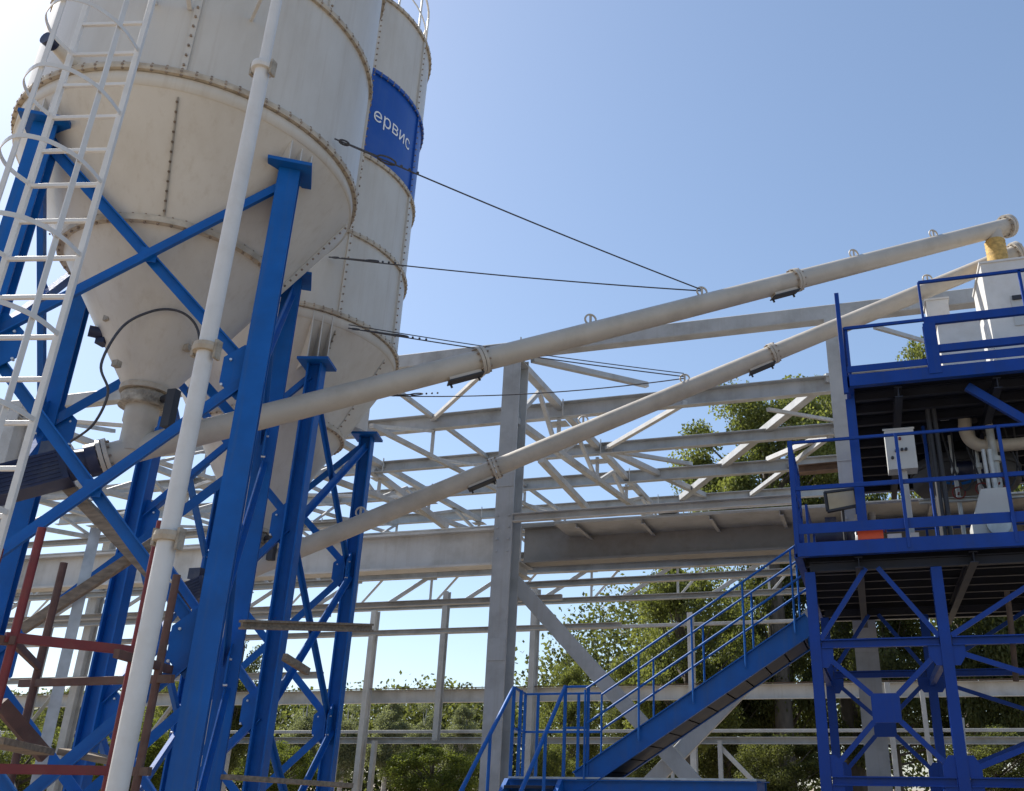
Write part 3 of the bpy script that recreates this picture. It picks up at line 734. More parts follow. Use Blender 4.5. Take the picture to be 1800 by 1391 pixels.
# ------------------------------------------------------------------ caged ladder
def ladder():
    D = 6.4
    rs = at(225, 148, D=D); ls = at(106, 151, Z=rs.z)
    b0, b1 = at(12.6, 906, D=D), at(268, 2, D=D)
    tilt = (b1 - b0) / (b1.z - b0.z)
    rx = b0 - tilt * b0.z
    lx = rx + V((ls.x - rs.x, ls.y - rs.y, 0))
    def up(z): return tilt * z
    th = thing('caged_ladder', 'white caged ladder rising in front of the near silo at the left edge', 'ladder', (*((rx + lx) / 2).xy, 0))
    ax = (rx - lx).normalized(); nn = V((ax.y, -ax.x, 0))
    if nn.dot(-rx) < 0: nn = -nn
    w = (rx - lx).length
    for c in (lx, rx):
        part('stile', MB().prism(c + up(0.2), c + up(14.3), P_box(0.042, 0.03), nn), M_WHITE, th)
    z0 = rs.z; k0 = -int((z0 - 0.4) / 0.3)
    for k in range(k0, 26):
        z = z0 + k * 0.3
        if z > 14.2: break
        part('rung', MB().prism(lx + ax * 0.018 + up(z), rx - ax * 0.018 + up(z), P_box(0.028, 0.026), nn), M_WHITE, th)
    mid = (lx + rx) / 2
    U = [(-w / 2, 0), (-.285, .13), (-.275, .26), (-.20, .40), (-.02, .51), (.14, .465), (.235, .33), (.265, .18), (w / 2, 0)]
    loop = smooth_path([V((a, b, 0)) for a, b in U], 5)
    def hp(q, z): return mid + ax * q.x + nn * q.y + up(z)
    for k in range(k0 + 6, 26, 2):
        z = z0 + k * 0.3 + 0.02
        if z > 14.2: break
        mb = MB(); vs = []
        for q in loop:
            p = hp(q, z); o = p - (mid + up(z) + nn * .15); o.z = 0; o.normalize()
            vs += [p - V((0, 0, .017)), p + V((0, 0, .017)), p + o * 0.006 + V((0, 0, .017)), p + o * 0.006 - V((0, 0, .017))]
        fs = []
        for i in range(len(loop) - 1):
            for j in range(4): fs.append([i * 4 + j, i * 4 + (j + 1) % 4, (i + 1) * 4 + (j + 1) % 4, (i + 1) * 4 + j])
        mb.add(vs, fs)
        part('cage_hoop', mb, M_WHITE, th)
    for q in (V((-.02, .50, 0)), V((.25, .245, 0))):
        p = hp(q, 0); o = (p - (mid + nn * .15)); o.z = 0; o.normalize()
        part('cage_bar', MB().prism(p - o * 0.008 + up(z0 + (k0 + 6) * 0.3), p - o * 0.008 + up(14.3), P_box(0.036, 0.012), o), M_WHITE, th)
    # stays to the silo wall
    for z in (8.2, 10.4, 12.6):
        for c in (lx, rx):
            tgt = A1 + (c - V((A1.x, A1.y, 0))).normalized() * 1.64
            part('wall_stay', MB().prism(c + up(z), V((tgt.x, tgt.y, z)), P_box(0.04, 0.04)), M_WHITE, th)
ladder()

# ------------------------------------------------------------------ white filling pipe
def fill_pipe():
    c = V((*at(345, 700, D=6.3).xy, 0))
    th = thing('filling_pipe', 'tall white filling pipe standing before the near silo, jointed in three places', 'pipe', (c.x, c.y, 0))
    joints = [at(467, 122, D=6.3).z, at(366, 614, D=6.3).z, at(303, 945, D=6.3).z]
    zs = [13.9] + joints + [0.35]; rr = [0.043, 0.057, 0.057, 0.060]
    for i in range(4):
        part('pipe_section', MB().tube(c + V((0, 0, zs[i + 1])), c + V((0, 0, zs[i])), rr[i], n=20), M_WHITE, th)
    for i, z in enumerate(joints):
        cp = part('coupling', MB().lathe(c, [(0.04, z + .03), (0.085, z + .03), (0.09, z), (0.085, z - .03), (0.04, z - .03)], 20, False), M_RING if i else M_WHITE, th)
        part('clamp_lever', MB().box((c.x - .11, c.y - .02, z - .05), (c.x - .085, c.y + .02, z + .06)), M_DIRTY, cp)
        part('clamp_lever', MB().box((c.x + .085, c.y - .03, z - .09), (c.x + .105, c.y + .03, z + .05)), M_DIRTY, cp)
    part('inlet_elbow', MB().path(smooth_path([c + V((0, 0, .36)), c + V((0, -.02, .2)), c + V((-.05, -.1, .08)), c + V((-.15, -.3, .07))]), 0.06, 14), M_WHITE, th)
    for z in (8.3, 11.0):
        d = V((A1.x - c.x, A1.y - c.y, 0)).normalized(); t = V((A1.x, A1.y, z)) - d * 1.63
        part('pipe_bracket', MB().prism(c + V((0, 0, z)), t, P_box(0.03, 0.03)), M_WHITE, th)
fill_pipe()

# ------------------------------------------------------------------ mixing tower with two decks
YT, YR = 9.5, 13.6
tower = thing('mixing_tower', 'deep blue steel mixing tower with two railed decks on braced legs', 'tower', (1.9, 11.5, 0))
def tp(name, mb, m=None, label=None, parent=None): return part(name, mb, m or M_BLUE2, parent or tower, label)
XE = 4.8
Z1, Z2 = 3.90, 5.74                 # deck levels
# lower deck
x0 = -0.59
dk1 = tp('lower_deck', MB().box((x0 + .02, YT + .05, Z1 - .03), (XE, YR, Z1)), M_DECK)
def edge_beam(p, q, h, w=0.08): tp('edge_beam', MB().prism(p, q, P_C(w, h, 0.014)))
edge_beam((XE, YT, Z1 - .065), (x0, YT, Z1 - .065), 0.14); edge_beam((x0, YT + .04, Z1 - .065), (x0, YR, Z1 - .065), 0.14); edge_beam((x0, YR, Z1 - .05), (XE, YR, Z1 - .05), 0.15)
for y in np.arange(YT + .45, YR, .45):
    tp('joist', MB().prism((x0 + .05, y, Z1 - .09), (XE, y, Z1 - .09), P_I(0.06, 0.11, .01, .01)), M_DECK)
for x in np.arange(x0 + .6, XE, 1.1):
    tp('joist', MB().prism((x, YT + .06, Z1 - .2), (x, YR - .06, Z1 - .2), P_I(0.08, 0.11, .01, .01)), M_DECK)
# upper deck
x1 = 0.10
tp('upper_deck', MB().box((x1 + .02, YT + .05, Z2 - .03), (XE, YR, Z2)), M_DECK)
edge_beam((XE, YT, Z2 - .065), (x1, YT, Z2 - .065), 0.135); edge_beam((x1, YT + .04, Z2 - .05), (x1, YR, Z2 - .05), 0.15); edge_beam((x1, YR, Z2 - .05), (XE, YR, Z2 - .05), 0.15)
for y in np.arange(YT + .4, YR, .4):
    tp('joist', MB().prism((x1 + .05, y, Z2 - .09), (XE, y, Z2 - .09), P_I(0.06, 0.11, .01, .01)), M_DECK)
for x in (x1 + .5, x1 + 1.5, x1 + 2.6):
    tp('joist', MB().prism((x, YT + .06, Z2 - .21), (x, YR - .06, Z2 - .21), P_I(0.08, 0.12, .01, .01)), M_DECK)
# toe boards and railings
def rail(name, p, q, w=0.03, h=0.03): tp(name, MB().prism(p, q, P_box(w, h)))
def post(x, y, z0, z1, w=0.034): tp('railing_post', MB().prism((x, y, z0), (x, y, z1), P_box(w, w)))
zr1 = Z1 + 1.12
tp('toe_board', MB().box((x0 - .012, YT - .014, Z1 + .105), (XE, YT - .004, Z1 + .212)))
tp('toe_board', MB().box((x0 - .014, YT + .02, Z1 + .105), (x0 - .004, 10.6, Z1 + .212)))
rail('top_rail', (x0, YT, zr1), (XE, YT, zr1)); rail('middle_rail', (x0, YT, Z1 + .60), (XE, YT, Z1 + .60), .03, .045)
rail('top_rail', (x0, YT + .03, zr1), (x0, 10.6, zr1)); rail('middle_rail', (x0, YT + .03, Z1 + .60), (x0, 10.6, Z1 + .60), .03, .04)
post(x0, YT, Z1 - .1, zr1 + .02, .05)
for px in (1583, 1768): post(at(px, 840, Y=YT).x, YT - .03, Z1 - .1, zr1)
for x in (2.6, 3.6): post(x, YT - .03, Z1 - .1, zr1)
for y in (9.85, 10.2, 10.6): post(x0, y, Z1 - .1, zr1)
rail('top_rail', (x0, 11.98, zr1), (x0, YR, zr1)); rail('top_rail', (x0, YR, zr1), (XE, YR, zr1)); rail('middle_rail', (x0, YR, Z1 + .6), (XE, YR, Z1 + .6))
for x in (x0, 1.0, 2.5, 4.0): post(x, YR, Z1, zr1)
post(x0, 11.98, Z1, zr1)
# upper railings
zl_ = at(1485, 578, Y=YT).z; xh = at(1617, 520, Y=YT).x; zh = at(1617, 497, Y=YT).z
tp('corner_post', MB().prism((x1 - .045, YT, Z2 - .2), (x1 - .045, YT, at(1470, 517, Y=YT).z), P_box(.05, .05)))
tp('corner_post', MB().prism((x1 + .02, YT + .25, Z2 - .2), (x1 + .02, YT + .25, zl_), P_box(.03, .03)))
tp('corner_post', MB().prism((x1 + .02, YT + .02, Z2 - .05), (x1 + .02, YT + .02, zl_), P_box(.03, .03)))
rail('top_rail', (x1, YT, zl_), (xh, YT, zl_), .03, .034)
rail('top_rail', (xh, YT, zh), (XE, YT, zh), .03, .034)
post(xh, YT, at(1626, 560, Y=YT).z, zh, .026)
post(at(1795, 500, Y=YT).x, YT, at(1797, 560, Y=YT).z, zh, .03)
zb_ = at(1640, 564, Y=YT).z; zm_ = at(1655, 613, Y=YT).z
tp('guard_beam', MB().prism((xh + .0, YT, zb_), (XE, YT, zb_), P_box(.05, .095)))
tp('guard_beam', MB().prism((xh + .09, YT, zm_), (XE, YT, zm_), P_box(.05, .085)))
tp('guard_post', MB().prism((xh + .045, YT + .0, Z2 - .08), (xh + .045, YT + .0, zb_ - .045), P_C(.13, .10, .02), (0, 1, 0)))
tp('toe_board', MB().box((x1 - .01, YT - .014, Z2 + .04), (xh, YT - .004, Z2 + .115)))
tp('toe_board', MB().box((xh + .1, YT - .016, Z2 + .04), (XE, YT - .004, Z2 + .135)))
rail('top_rail', (x1, YT, zl_), (x1, YR, zl_), .03, .034); rail('top_rail', (x1, YR, zl_), (XE, YR, zl_), .03, .034)
for y in (11, 12.3, YR): post(x1, y, Z2, zl_, .03)
# legs
xa = at(1431, 1100, Y=9.72).x; xb = at(1658, 1100, Y=9.72).x
for y in (9.72, 12.6):
    for x in (xa, xb, xb + 2.6):
        tp('leg', MB().prism((x, y, 0), (x, y, Z1 - .26), P_I(0.105, 0.125, .016, .014), (0, 1, 0)))
        tp('leg_foot', MB().box((x - .15, y - .15, 0), (x + .15, y + .15, .03)))
    tp('cross_beam', MB().prism((x0 + .1, y, Z1 - .2 + .0), (XE, y, Z1 - .2), P_I(.08, .10, .012, .012)), M_DECK)
xc = at(1502, 780, Y=9.72).x
for x, y in ((xc, 9.72), (xc, 13.2), (xc + 2.55, 9.72), (xc + 2.55, 13.2)):
    tp('upper_leg', MB().prism((x, y, Z1), (x, y, Z2 - .2), P_I(.10, .115, .014, .012), (0, 1, 0)))
p, q = at(1700, 680, Y=9.72), at(1812, 745, Y=9.72)
tp('brace', MB().prism(p, q, P_box(.06, .09)))
zt_ = at(1545, 1131, Y=9.72).z; zb2 = at(1580, 1374, Y=9.72).z
for y, nm in ((9.68, 0), (12.55, 1)):
    for xl, xr in ((xa, xb), (xb, xb + 2.6)):
        for z in (zt_, zb2, .35):
            tp('cross_bar', MB().prism((xl + .06, y, z), (xr - .06, y, z), P_C(.06, .085, .012)))
        # cross bracing around a square centre plate
        for zu, zd in ((zt_ - .1, zb2 + .1), (zb2 - .1, .45)):
            c = V(((xl + xr) / 2, y, (zu + zd) / 2 + .02))
            w = .135
            cp = tp('centre_plate', MB().plate([c + V((sx * w, 0, sz * w)) for sx, sz in ((-1, -1), (1, -1), (1, 1), (-1, 1))], .02, (0, 1, 0)))
            for sx in (-1, 1):
                for sz, zz in ((1, zu), (-1, zd)):
                    e = V(((xl + .08) if sx < 0 else (xr - .08), y, zz))
                    tp('brace', MB().prism(c + V((sx * w * .92, .018, sz * w * .92)), e + V((0, .018, 0)), P_L(.05, .046, .01), (0, 1, 0)))
                    ex = xl + .05 if sx < 0 else xr - .05
                    s2 = -sx
                    tp('gusset', MB().plate([V((ex, y, zz + sz * .06)), V((ex + s2 * .12, y, zz + sz * .06)), V((ex + s2 * .12, y, zz - sz * .04)), V((ex + s2 * .06, y, zz - sz * .13)), V((ex, y, zz - sz * .13))], .016, (0, 1, 0)))
        zk = Z1 - .24; xm = (xl + xr) / 2
        tp('knee_brace', MB().prism((xl + .06, y + .01, zt_ + .05), (xm - .06, y + .01, zk), P_L(.05, .046, .01), (0, 1, 0)))
        tp('knee_brace', MB().prism((xr - .06, y + .01, zt_ + .05), (xm + .06, y + .01, zk), P_L(.05, .046, .01), (0, 1, 0)))
for x in (xa, xb, xb + 2.6):
    for z in (zt_, zb2): tp('cross_bar', MB().prism((x, 9.79, z - .11), (x, 12.5, z - .11), P_C(.06, .085, .012)))
part('hanging_hose', MB().path(smooth_path([at(1770, 1040, Y=9.9), at(1776, 1090, Y=9.9), at(1781, 1140, Y=9.9), at(1786, 1198, Y=9.9)]), .028, 8), M_RUSTY, tower)

# ------------------------------------------------------------------ steel stair with landing
stair = thing('steel_staircase', 'blue steel staircase climbing from a railed landing to the lower tower deck', 'staircase', (-2.5, 11.3, 0))
def sp(name, mb, m=None, label=None): return part(name, mb, m or M_BLUE, stair, label)
YN, YF_ = 10.7, 11.6
pl, ph = at(1031, 1364, Y=YN), at(1405, 1108, Y=YN)
lz = at(1100, 1367, Y=YN).z; lx0 = at(893, 1360, Y=YN).x; lx1 = at(1330, 1375, Y=YN).x
sp('landing_deck', MB().box((lx0, YN, lz - .02), (lx1, YF_, lz)), M_GALV)
for a, b in (((lx0, YN - .02), (lx1, YN - .02)), ((lx0, YF_ + .02), (lx1, YF_ + .02))):
    sp('landing_beam', MB().prism((*a, lz - .10), (*b, lz - .10), P_C(.07, .15, .012)))
sp('landing_beam', MB().prism((lx0 - .01, YN + .03, lz - .10), (lx0 - .01, YF_ - .03, lz - .10), P_C(.07, .15, .012)))
sp('landing_beam', MB().prism((lx1 + .01, YN + .03, lz - .10), (lx1 + .01, YF_ - .03, lz - .10), P_C(.07, .15, .012)))
for x in (lx0 + .08, lx1 - .08):
    for y in (YN + .06, YF_ - .06): sp('landing_leg', MB().prism((x, y, 0), (x, y, lz - .18), P_box(.09, .09)))
d = (ph - pl).normalized(); upv = (V((0, 0, 1)) - d * d.z).normalized()
hs = px_size(42, (pl + ph) / 2)
for y in (YN, YF_):
    a, b = V((pl.x, y, pl.z)) - d * .12, V((ph.x, y, ph.z)) + d * .16
    sp('stringer', MB().prism(a, b, P_C(.06, .235, .012), (0, 0, 1)))
n = 11
for i in range(n):
    p = lerp(pl, ph, (i + .6) / n)
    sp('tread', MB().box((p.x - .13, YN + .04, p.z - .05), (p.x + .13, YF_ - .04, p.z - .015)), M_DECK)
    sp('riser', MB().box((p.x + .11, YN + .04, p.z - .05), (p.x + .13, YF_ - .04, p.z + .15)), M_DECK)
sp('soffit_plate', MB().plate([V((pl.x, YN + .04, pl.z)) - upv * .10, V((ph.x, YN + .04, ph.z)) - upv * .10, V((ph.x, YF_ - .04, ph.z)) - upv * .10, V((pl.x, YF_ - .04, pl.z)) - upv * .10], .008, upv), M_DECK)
# stair handrails
def srail(y, top, mid, posts, endx):
    r = .014
    z_at = lambda x, off: None
    for (xa_, ya_) in (top, mid):
        s = at(xa_, ya_, Y=y)
        t = (ph.z - pl.z) / (ph.x - pl.x)
        e = V((endx, y, s.z + t * (endx - s.x)))
        sp('handrail' if (xa_, ya_) == top else 'middle_rail', MB().tube(s, e, r, n=8))
    s = at(*top, Y=y); t = (ph.z - pl.z) / (ph.x - pl.x)
    for x in posts:
        zt = s.z + t * (x - s.x); zb = pl.z + t * (x - pl.x) - .02
        sp('stair_post', MB().tube((x, y, zb), (x, y, zt), .013, n=8))
srail(YN - .045, (1031, 1211), (1031, 1272), [at(px, 1150, Y=YN).x for px in (1032, 1124, 1218, 1311)] + [-.75], x0 - .02)
srail(YF_ + .045, (1057, 1222), (1057, 1283), [at(px, 1150, Y=YF_).x for px in (1057, 1147, 1236, 1325)] + [-.75], x0 - .02)
# landing railing
zt = at(893, 1209, Y=YN).z; zm = at(905, 1280, Y=YN).z
def lpost(x, y, w=.034): sp('landing_post', MB().prism((x, y, lz), (x, y, zt), P_box(w, w)))
xo = at(991, 1300, Y=YN).x
for x in (lx0 + .02, xo, pl.x): lpost(x, YN + .02)
for px in (922, 945, 1017): lpost(at(px, 1290, Y=YF_).x, YF_ - .02, .032)
lpost(at(900, 1290, Y=YN + .1).x, YN + .35, .035)
xfl = at(922, 1290, Y=YF_).x
def lr(a, b): sp('landing_rail', MB().prism(a, b, P_box(.026, .026)))
lr((lx0 + .02, YN + .04, zt), (xfl, YF_ - .02, zt)); lr((lx0 + .02, YN + .04, zm), (xfl, YF_ - .02, zm))
lr((xfl, YF_ - .02, zt), (at(1057, 1225, Y=YF_).x, YF_ - .02, zt)); lr((xfl, YF_ - .02, zm), (at(1057, 1225, Y=YF_).x, YF_ - .02, zm))
lr((xo, YN + .02, zt), (pl.x, YN + .02, zt)); lr((xo, YN + .02, zm), (pl.x, YN + .02, zm))
# lower flight coming down towards the camera
zdn = 0.05; run = lz / math.tan(R(40))
for x, nm in ((lx0 + .02, 0), (xo, 1)):
    sp('stringer', MB().prism((x, YN - .03, lz - .1), (x, YN - .03 - run, 0.03), P_C(.05, .2, .012), (0, 0, 1)))
    sp('handrail', MB().tube((x, YN, zt), (x, YN - run, zt - lz), .024, n=8))
    for k in (.33, .66, .97):
        sp('stair_post', MB().tube((x, YN - run * k, lz * (1 - k)), (x, YN - run * k, zt - lz * k), .02, n=8))
for i in range(8):
    k = (i + .5) / 8
    sp('tread', MB().box((lx0 + .05, YN - run * k - .12, lz * (1 - k) - .02), (xo - .03, YN - run * k + .12, lz * (1 - k) + .01)), M_DECK)

# ------------------------------------------------------------------ equipment standing on the decks
def chamf(lo, hi):
    return MB().box(lo, hi)
# weighing hopper under the hose
bx0, bx1 = at(1736, 540, Y=11.9).x, at(1736, 540, Y=11.9).x + 0.95
th = thing('weighing_hopper', 'tall white sheet metal hopper box under the yellow hose', 'hopper', ((bx0 + bx1) / 2, 12.35, Z2))
part('hopper_body', MB().box((bx0, 11.9, Z2 + .02), (bx1, 12.85, zbox)), M_WHITE, th)
part('hopper_rim', MB().box((bx0 - .02, 11.88, zbox), (bx1 + .02, 12.87, zbox + .03)), M_WHITE, th)
part('inspection_door', MB().box((bx0 + .3, 11.885, zbox - 1.0), (bx0 + .8, 11.897, zbox - .55)), M_CAB, th)
part('latch', MB().box((bx0 + .32, 11.86, zbox - .62), (bx0 + .44, 11.884, zbox - .56)), M_DARK, th)
cx0, cx1 = at(1650, 590, Y=11.3).x, at(1726, 590, Y=11.3).x; zt2 = at(1690, 566, Y=11.3).z
th = thing('dust_filter', 'low white box housing on the upper deck left of the tall hopper', 'machine', ((cx0 + cx1) / 2, 11.6, Z2))
part('housing', MB().box((cx0, 11.3, Z2 + .12), (cx1, 12.0, zt2)), M_WHITE, th)
part('housing_foot', MB().box((cx0 + .04, 11.33, Z2), (cx0 + .1, 11.97, Z2 + .12)).box((cx1 - .1, 11.33, Z2), (cx1 - .04, 11.97, Z2 + .12)), M_GREY, th)
part('housing_lid', MB().box((cx0 - .02, 11.28, zt2), (cx1 + .02, 12.02, zt2 + .03)), M_WHITE, th)
dx0, dx1 = at(1629, 540, Y=12.3).x, at(1668, 540, Y=12.3).x
th = thing('junction_cabinet', 'small white cabinet at the upper deck corner left of the hopper', 'cabinet', ((dx0 + dx1) / 2, 12.45, Z2))
part('cabinet_body', MB().box((dx0, 12.3, at(1650, 556, Y=12.3).z - .02), (dx1, 12.6, at(1650, 527, Y=12.3).z)), M_WHITE, th)
part('cabinet_lid', MB().box((dx0 - .02, 12.28, at(1650, 527, Y=12.3).z), (dx1 + .02, 12.62, at(1650, 527, Y=12.3).z + .025)), M_WHITE, th)
part('cabinet_stand', MB().box((dx0 + .1, 12.4, Z2), (dx0 + .16, 12.5, at(1650, 556, Y=12.3).z - .02)).box((dx1 - .16, 12.4, Z2), (dx1 - .1, 12.5, at(1650, 556, Y=12.3).z - .02)), M_GREY, th)
# control cabinet
YC = 9.95
q0, q1 = at(1554, 757, Y=YC), at(1614, 822, Y=YC)
th = thing('control_cabinet', 'grey control cabinet with knobs on a thin stand behind the lower deck rail', 'cabinet', ((q0.x + q1.x) / 2, YC + .1, Z1))
cb = part('cabinet_body', MB().box((q0.x, YC, q1.z), (q1.x - .0, YC + .22, q0.z)), M_CAB, th)
part('sloped_lid', MB().plate([(q0.x - .01, YC - .01, q0.z + .0), (q1.x + .01, YC - .01, q0.z + .0), (q1.x + .01, YC + .22, q0.z + .09), (q0.x - .01, YC + .22, q0.z + .09)], .02, (0, -.09, .22)), M_CAB, th)
for fx, fz in ((.18, .28), (.33, .45), (.53, .47), (.67, .47)):
    c = V((q0.x + (q1.x - q0.x) * fx, YC, q1.z + (q0.z - q1.z) * fz))
    part('knob', MB().tube(c, c - V((0, .03, 0)), .016, n=10), M_DARK, cb)
c = V(((q0.x + q1.x) / 2, YC, q1.z + (q0.z - q1.z) * .75)); part('emergency_button', MB().tube(c, c - V((0, .03, 0)), .016, n=10), M_RED, cb)
part('stand', MB().box(((q0.x + q1.x) / 2 - .04, YC + .07, Z1), ((q0.x + q1.x) / 2 + .04, YC + .15, q1.z)), M_GREY, th)
# floodlight
YL = 9.8
f = [at(x, y, Y=YL) for x, y in ((1449, 866), (1504, 859), (1509, 888), (1454, 899))]
c = sum(f, V()) / 4
th = thing('floodlight', 'black framed floodlight with a tan lens at the left end of the deck', 'floodlight', (c.x, YL + .1, Z1))
part('lamp_body', MB().plate([p + V((0, .05, 0)) for p in f], .08, (0, 1, 0)), M_DARK, th)
part('lens', MB().plate([lerp(c, p, .84) + V((0, .008, 0)) for p in f], .012, (0, 1, 0)), M_LENS, th)
rim = MB()
for i in range(4): rim.prism(f[i], f[(i + 1) % 4], P_box(.025, .025), (0, 1, 0))
part('bezel', rim, M_DARK, th)
part('lamp_stand', MB().tube((c.x, YL + .12, Z1), (c.x, YL + .12, c.z), .018, n=8), M_DARK, th)
# navy drive drum and the small machines on the deck
c = at(1462, 938, Y=10.1)
th = thing('drive_motor', 'dark navy rounded motor lying on the deck below the floodlight', 'motor', (c.x, 10.1, Z1))
part('motor_casing', MB().tube((c.x - .17, 10.12, Z1 + .212), (c.x + .17, 10.12, Z1 + .212), .16, n=20).ball((c.x + .17, 10.12, Z1 + .212), .155, 8, (.5, 1, 1)), M_NAVY, th)
part('motor_foot', MB().box((c.x - .15, 9.98, Z1), (c.x + .15, 10.26, Z1 + .05)), M_NAVY, th)
part('cable_box', MB().box((c.x - .06, 10.05, Z1 + .34), (c.x + .06, 10.19, Z1 + .42)), M_NAVY, th)
u0, u1 = at(1508, 946, Y=9.75), at(1558, 946, Y=9.75)
th = thing('compressor', 'small compressor with an orange tank and tan motor behind the toe board', 'compressor', ((u0.x + u1.x) / 2, 9.9, Z1))
part('tank', MB().prism((u0.x, 9.66, Z1 + .095), (u1.x - .03, 9.66, Z1 + .095), P_box(.15, .17, .2)), M_ORANGE, th)
m0 = at(1510, 905, Y=9.85)
part('pump_head', MB().box((m0.x - .05, 9.78, Z1 + .17), (m0.x + .08, 9.92, Z1 + .36)), M_DIRTY, th)
part('air_filter', MB().tube((m0.x + .13, 9.85, Z1 + .17), (m0.x + .13, 9.85, Z1 + .38), .04, n=12), M_WOOD, th)
part('handle', MB().path([(u1.x, 9.85, Z1 + .16), (u1.x + .02, 9.85, Z1 + .26), (u1.x - .1, 9.85, Z1 + .28)], .012, 6), M_RED, th)
u0, u1 = at(1500, 912, Y=10.6), at(1530, 950, Y=10.6)
th = thing('paper_sack', 'pale sack slumped behind the compressor on the lower deck', 'sack', ((u0.x + u1.x) / 2, 10.6, Z1))
part('sack_body', MB().ball(((u0.x + u1.x) / 2, 10.6, Z1 + .2), .2, 8, (.8, .6, 1.0)), M_PALE, th)
part('sack_tie', MB().ball(((u0.x + u1.x) / 2, 10.6, Z1 + .42), .05, 6, (1, 1, .8)), M_WOOD, th)
u0, u1 = at(1560, 952, Y=9.8), at(1614, 944, Y=9.8)
tag(part('foam_block', MB().box((u0.x, 9.62, Z1), (u0.x + .14, 9.75, Z1 + .09)), M_WHITE), 'white block lying on the deck right beside the orange tank', 'block')
tag(part('foam_block', MB().box((u1.x - .08, 9.62, Z1), (u1.x, 9.75, Z1 + .09)), M_WHITE), 'smaller white block on the deck just past the first railing post', 'block')
# water pump group at the right
YP = 10.3
c0 = at(1730, 905, Y=YP)
th = thing('water_pump', 'grey water pump with a wide funnel casing and upright pipes at the right', 'pump', (c0.x, YP, Z1))
zpt = at(1730, 866, Y=YP).z
w0, w1, w2 = at(1705, 915, Y=YP).x, at(1722, 870, Y=YP).x, at(1775, 905, Y=YP).x
part('pump_casing', MB().plate([(w0, YP, Z1 + .06), (w2, YP, Z1 + .06), (w2, YP, zpt), (w1, YP, zpt), (w0, YP, Z1 + .28)], .3, (0, 1, 0)), M_CAB, th)
part('pump_base', MB().box((w0 - .03, YP - .18, Z1), (w2 + .03, YP + .18, Z1 + .06)), M_GREY, th)
part('pump_wheel', MB().tube(((w0 + w2) / 2 + .05, YP - .15, Z1 + .25), ((w0 + w2) / 2 + .05, YP - .22, Z1 + .25), .12, n=20), M_GALV, th)
for px, r in ((1741, .022), (1752, .03)):
    a, b = at(px, 872, Y=YP - .05), at(px - 5, 790, Y=YP - .05)
    part('riser_pipe', MB().tube((a.x, YP - .05, a.z - .03), (a.x, YP - .05, b.z), r, n=12), M_GALV, th)
pe_ = [at(x, y, Y=YP + .5) for x, y in ((1696, 738), (1697, 758), (1708, 776), (1730, 784), (1775, 782), (1830, 776))]
el = thing('elbow_pipe', 'beige bent pipe curving out from under the upper deck to the right', 'pipe', (pe_[0].x, YP + .5, pe_[0].z))
part('bend', MB().path(smooth_path([V((pe_[0].x, YP + .5, Z2 - .1))] + pe_), .075, 14), M_TUBE, el)
part('pipe_flange', MB().tube(pe_[3] + V((.02, 0, 0)), pe_[3] + V((.06, 0, 0)), .11, n=18), M_TUBE, el)
for px, yy in ((1648, 9.9), (1663, 10.4)):
    pass
# mixer under the upper deck
mx0, mx1 = at(1640, 740, Y=11.6).x, at(1740, 740, Y=11.6).x
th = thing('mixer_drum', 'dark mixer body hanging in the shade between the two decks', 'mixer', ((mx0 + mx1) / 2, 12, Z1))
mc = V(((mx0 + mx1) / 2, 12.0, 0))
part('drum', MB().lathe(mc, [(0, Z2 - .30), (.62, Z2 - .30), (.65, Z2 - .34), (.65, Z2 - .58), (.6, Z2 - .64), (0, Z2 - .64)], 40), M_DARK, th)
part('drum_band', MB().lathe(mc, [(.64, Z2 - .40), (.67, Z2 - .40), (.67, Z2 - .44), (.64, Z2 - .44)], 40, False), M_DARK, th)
part('gear_motor', MB().tube((mx0 + .1, 11.2, Z2 - .62), (mx0 + .5, 11.2, Z2 - .62), .10, n=18), M_NAVY, th)
def bit(name, x0, y0, x1, y1, Y, m, parent, d=.12):
    a, b = at(x0, y1, Y=Y), at(x1, y0, Y=Y)
    return part(name, MB().box((a.x, Y, a.z), (b.x, Y + d, b.z)), m, parent)
bit('cross_bar', 1655, 697, 1706, 704, 11.0, M_GALV, th, .06); bit('cross_bar', 1660, 722, 1722, 727, 11.1, M_NAVY, th, .06)
bit('bearing_block', 1654, 722, 1668, 734, 10.9, M_WHITE, th); bit('bearing_block', 1690, 724, 1703, 740, 10.9, M_DIRTY, th)
bit('limit_switch', 1727, 712, 1745, 725, 10.8, M_WHITE, th, .08); bit('limit_switch', 1706, 728, 1716, 744, 10.8, M_DARK, th, .08)
for k, (xa_, ya_, xb_, yb_) in enumerate(((1668, 704, 1702, 742), (1612, 690, 1640, 770), (1716, 690, 1724, 760))):
    p, q = at(xa_, ya_, Y=11.4), at(xb_, yb_, Y=11.4)
    part('hose', MB().path(smooth_path([p, lerp(p, q, .4) + V((.08, .05, -.03)), lerp(p, q, .75) + V((-.04, 0, -.05)), q]), .018, 8), M_DARK, th)
for px in (1655, 1666):
    x = at(px, 900, Y=10.2).x
    tp('pipe_support', MB().tube((x, 10.2, Z1), (x + .0, 10.2, Z2 - .2), .028, n=10), M_DARK)
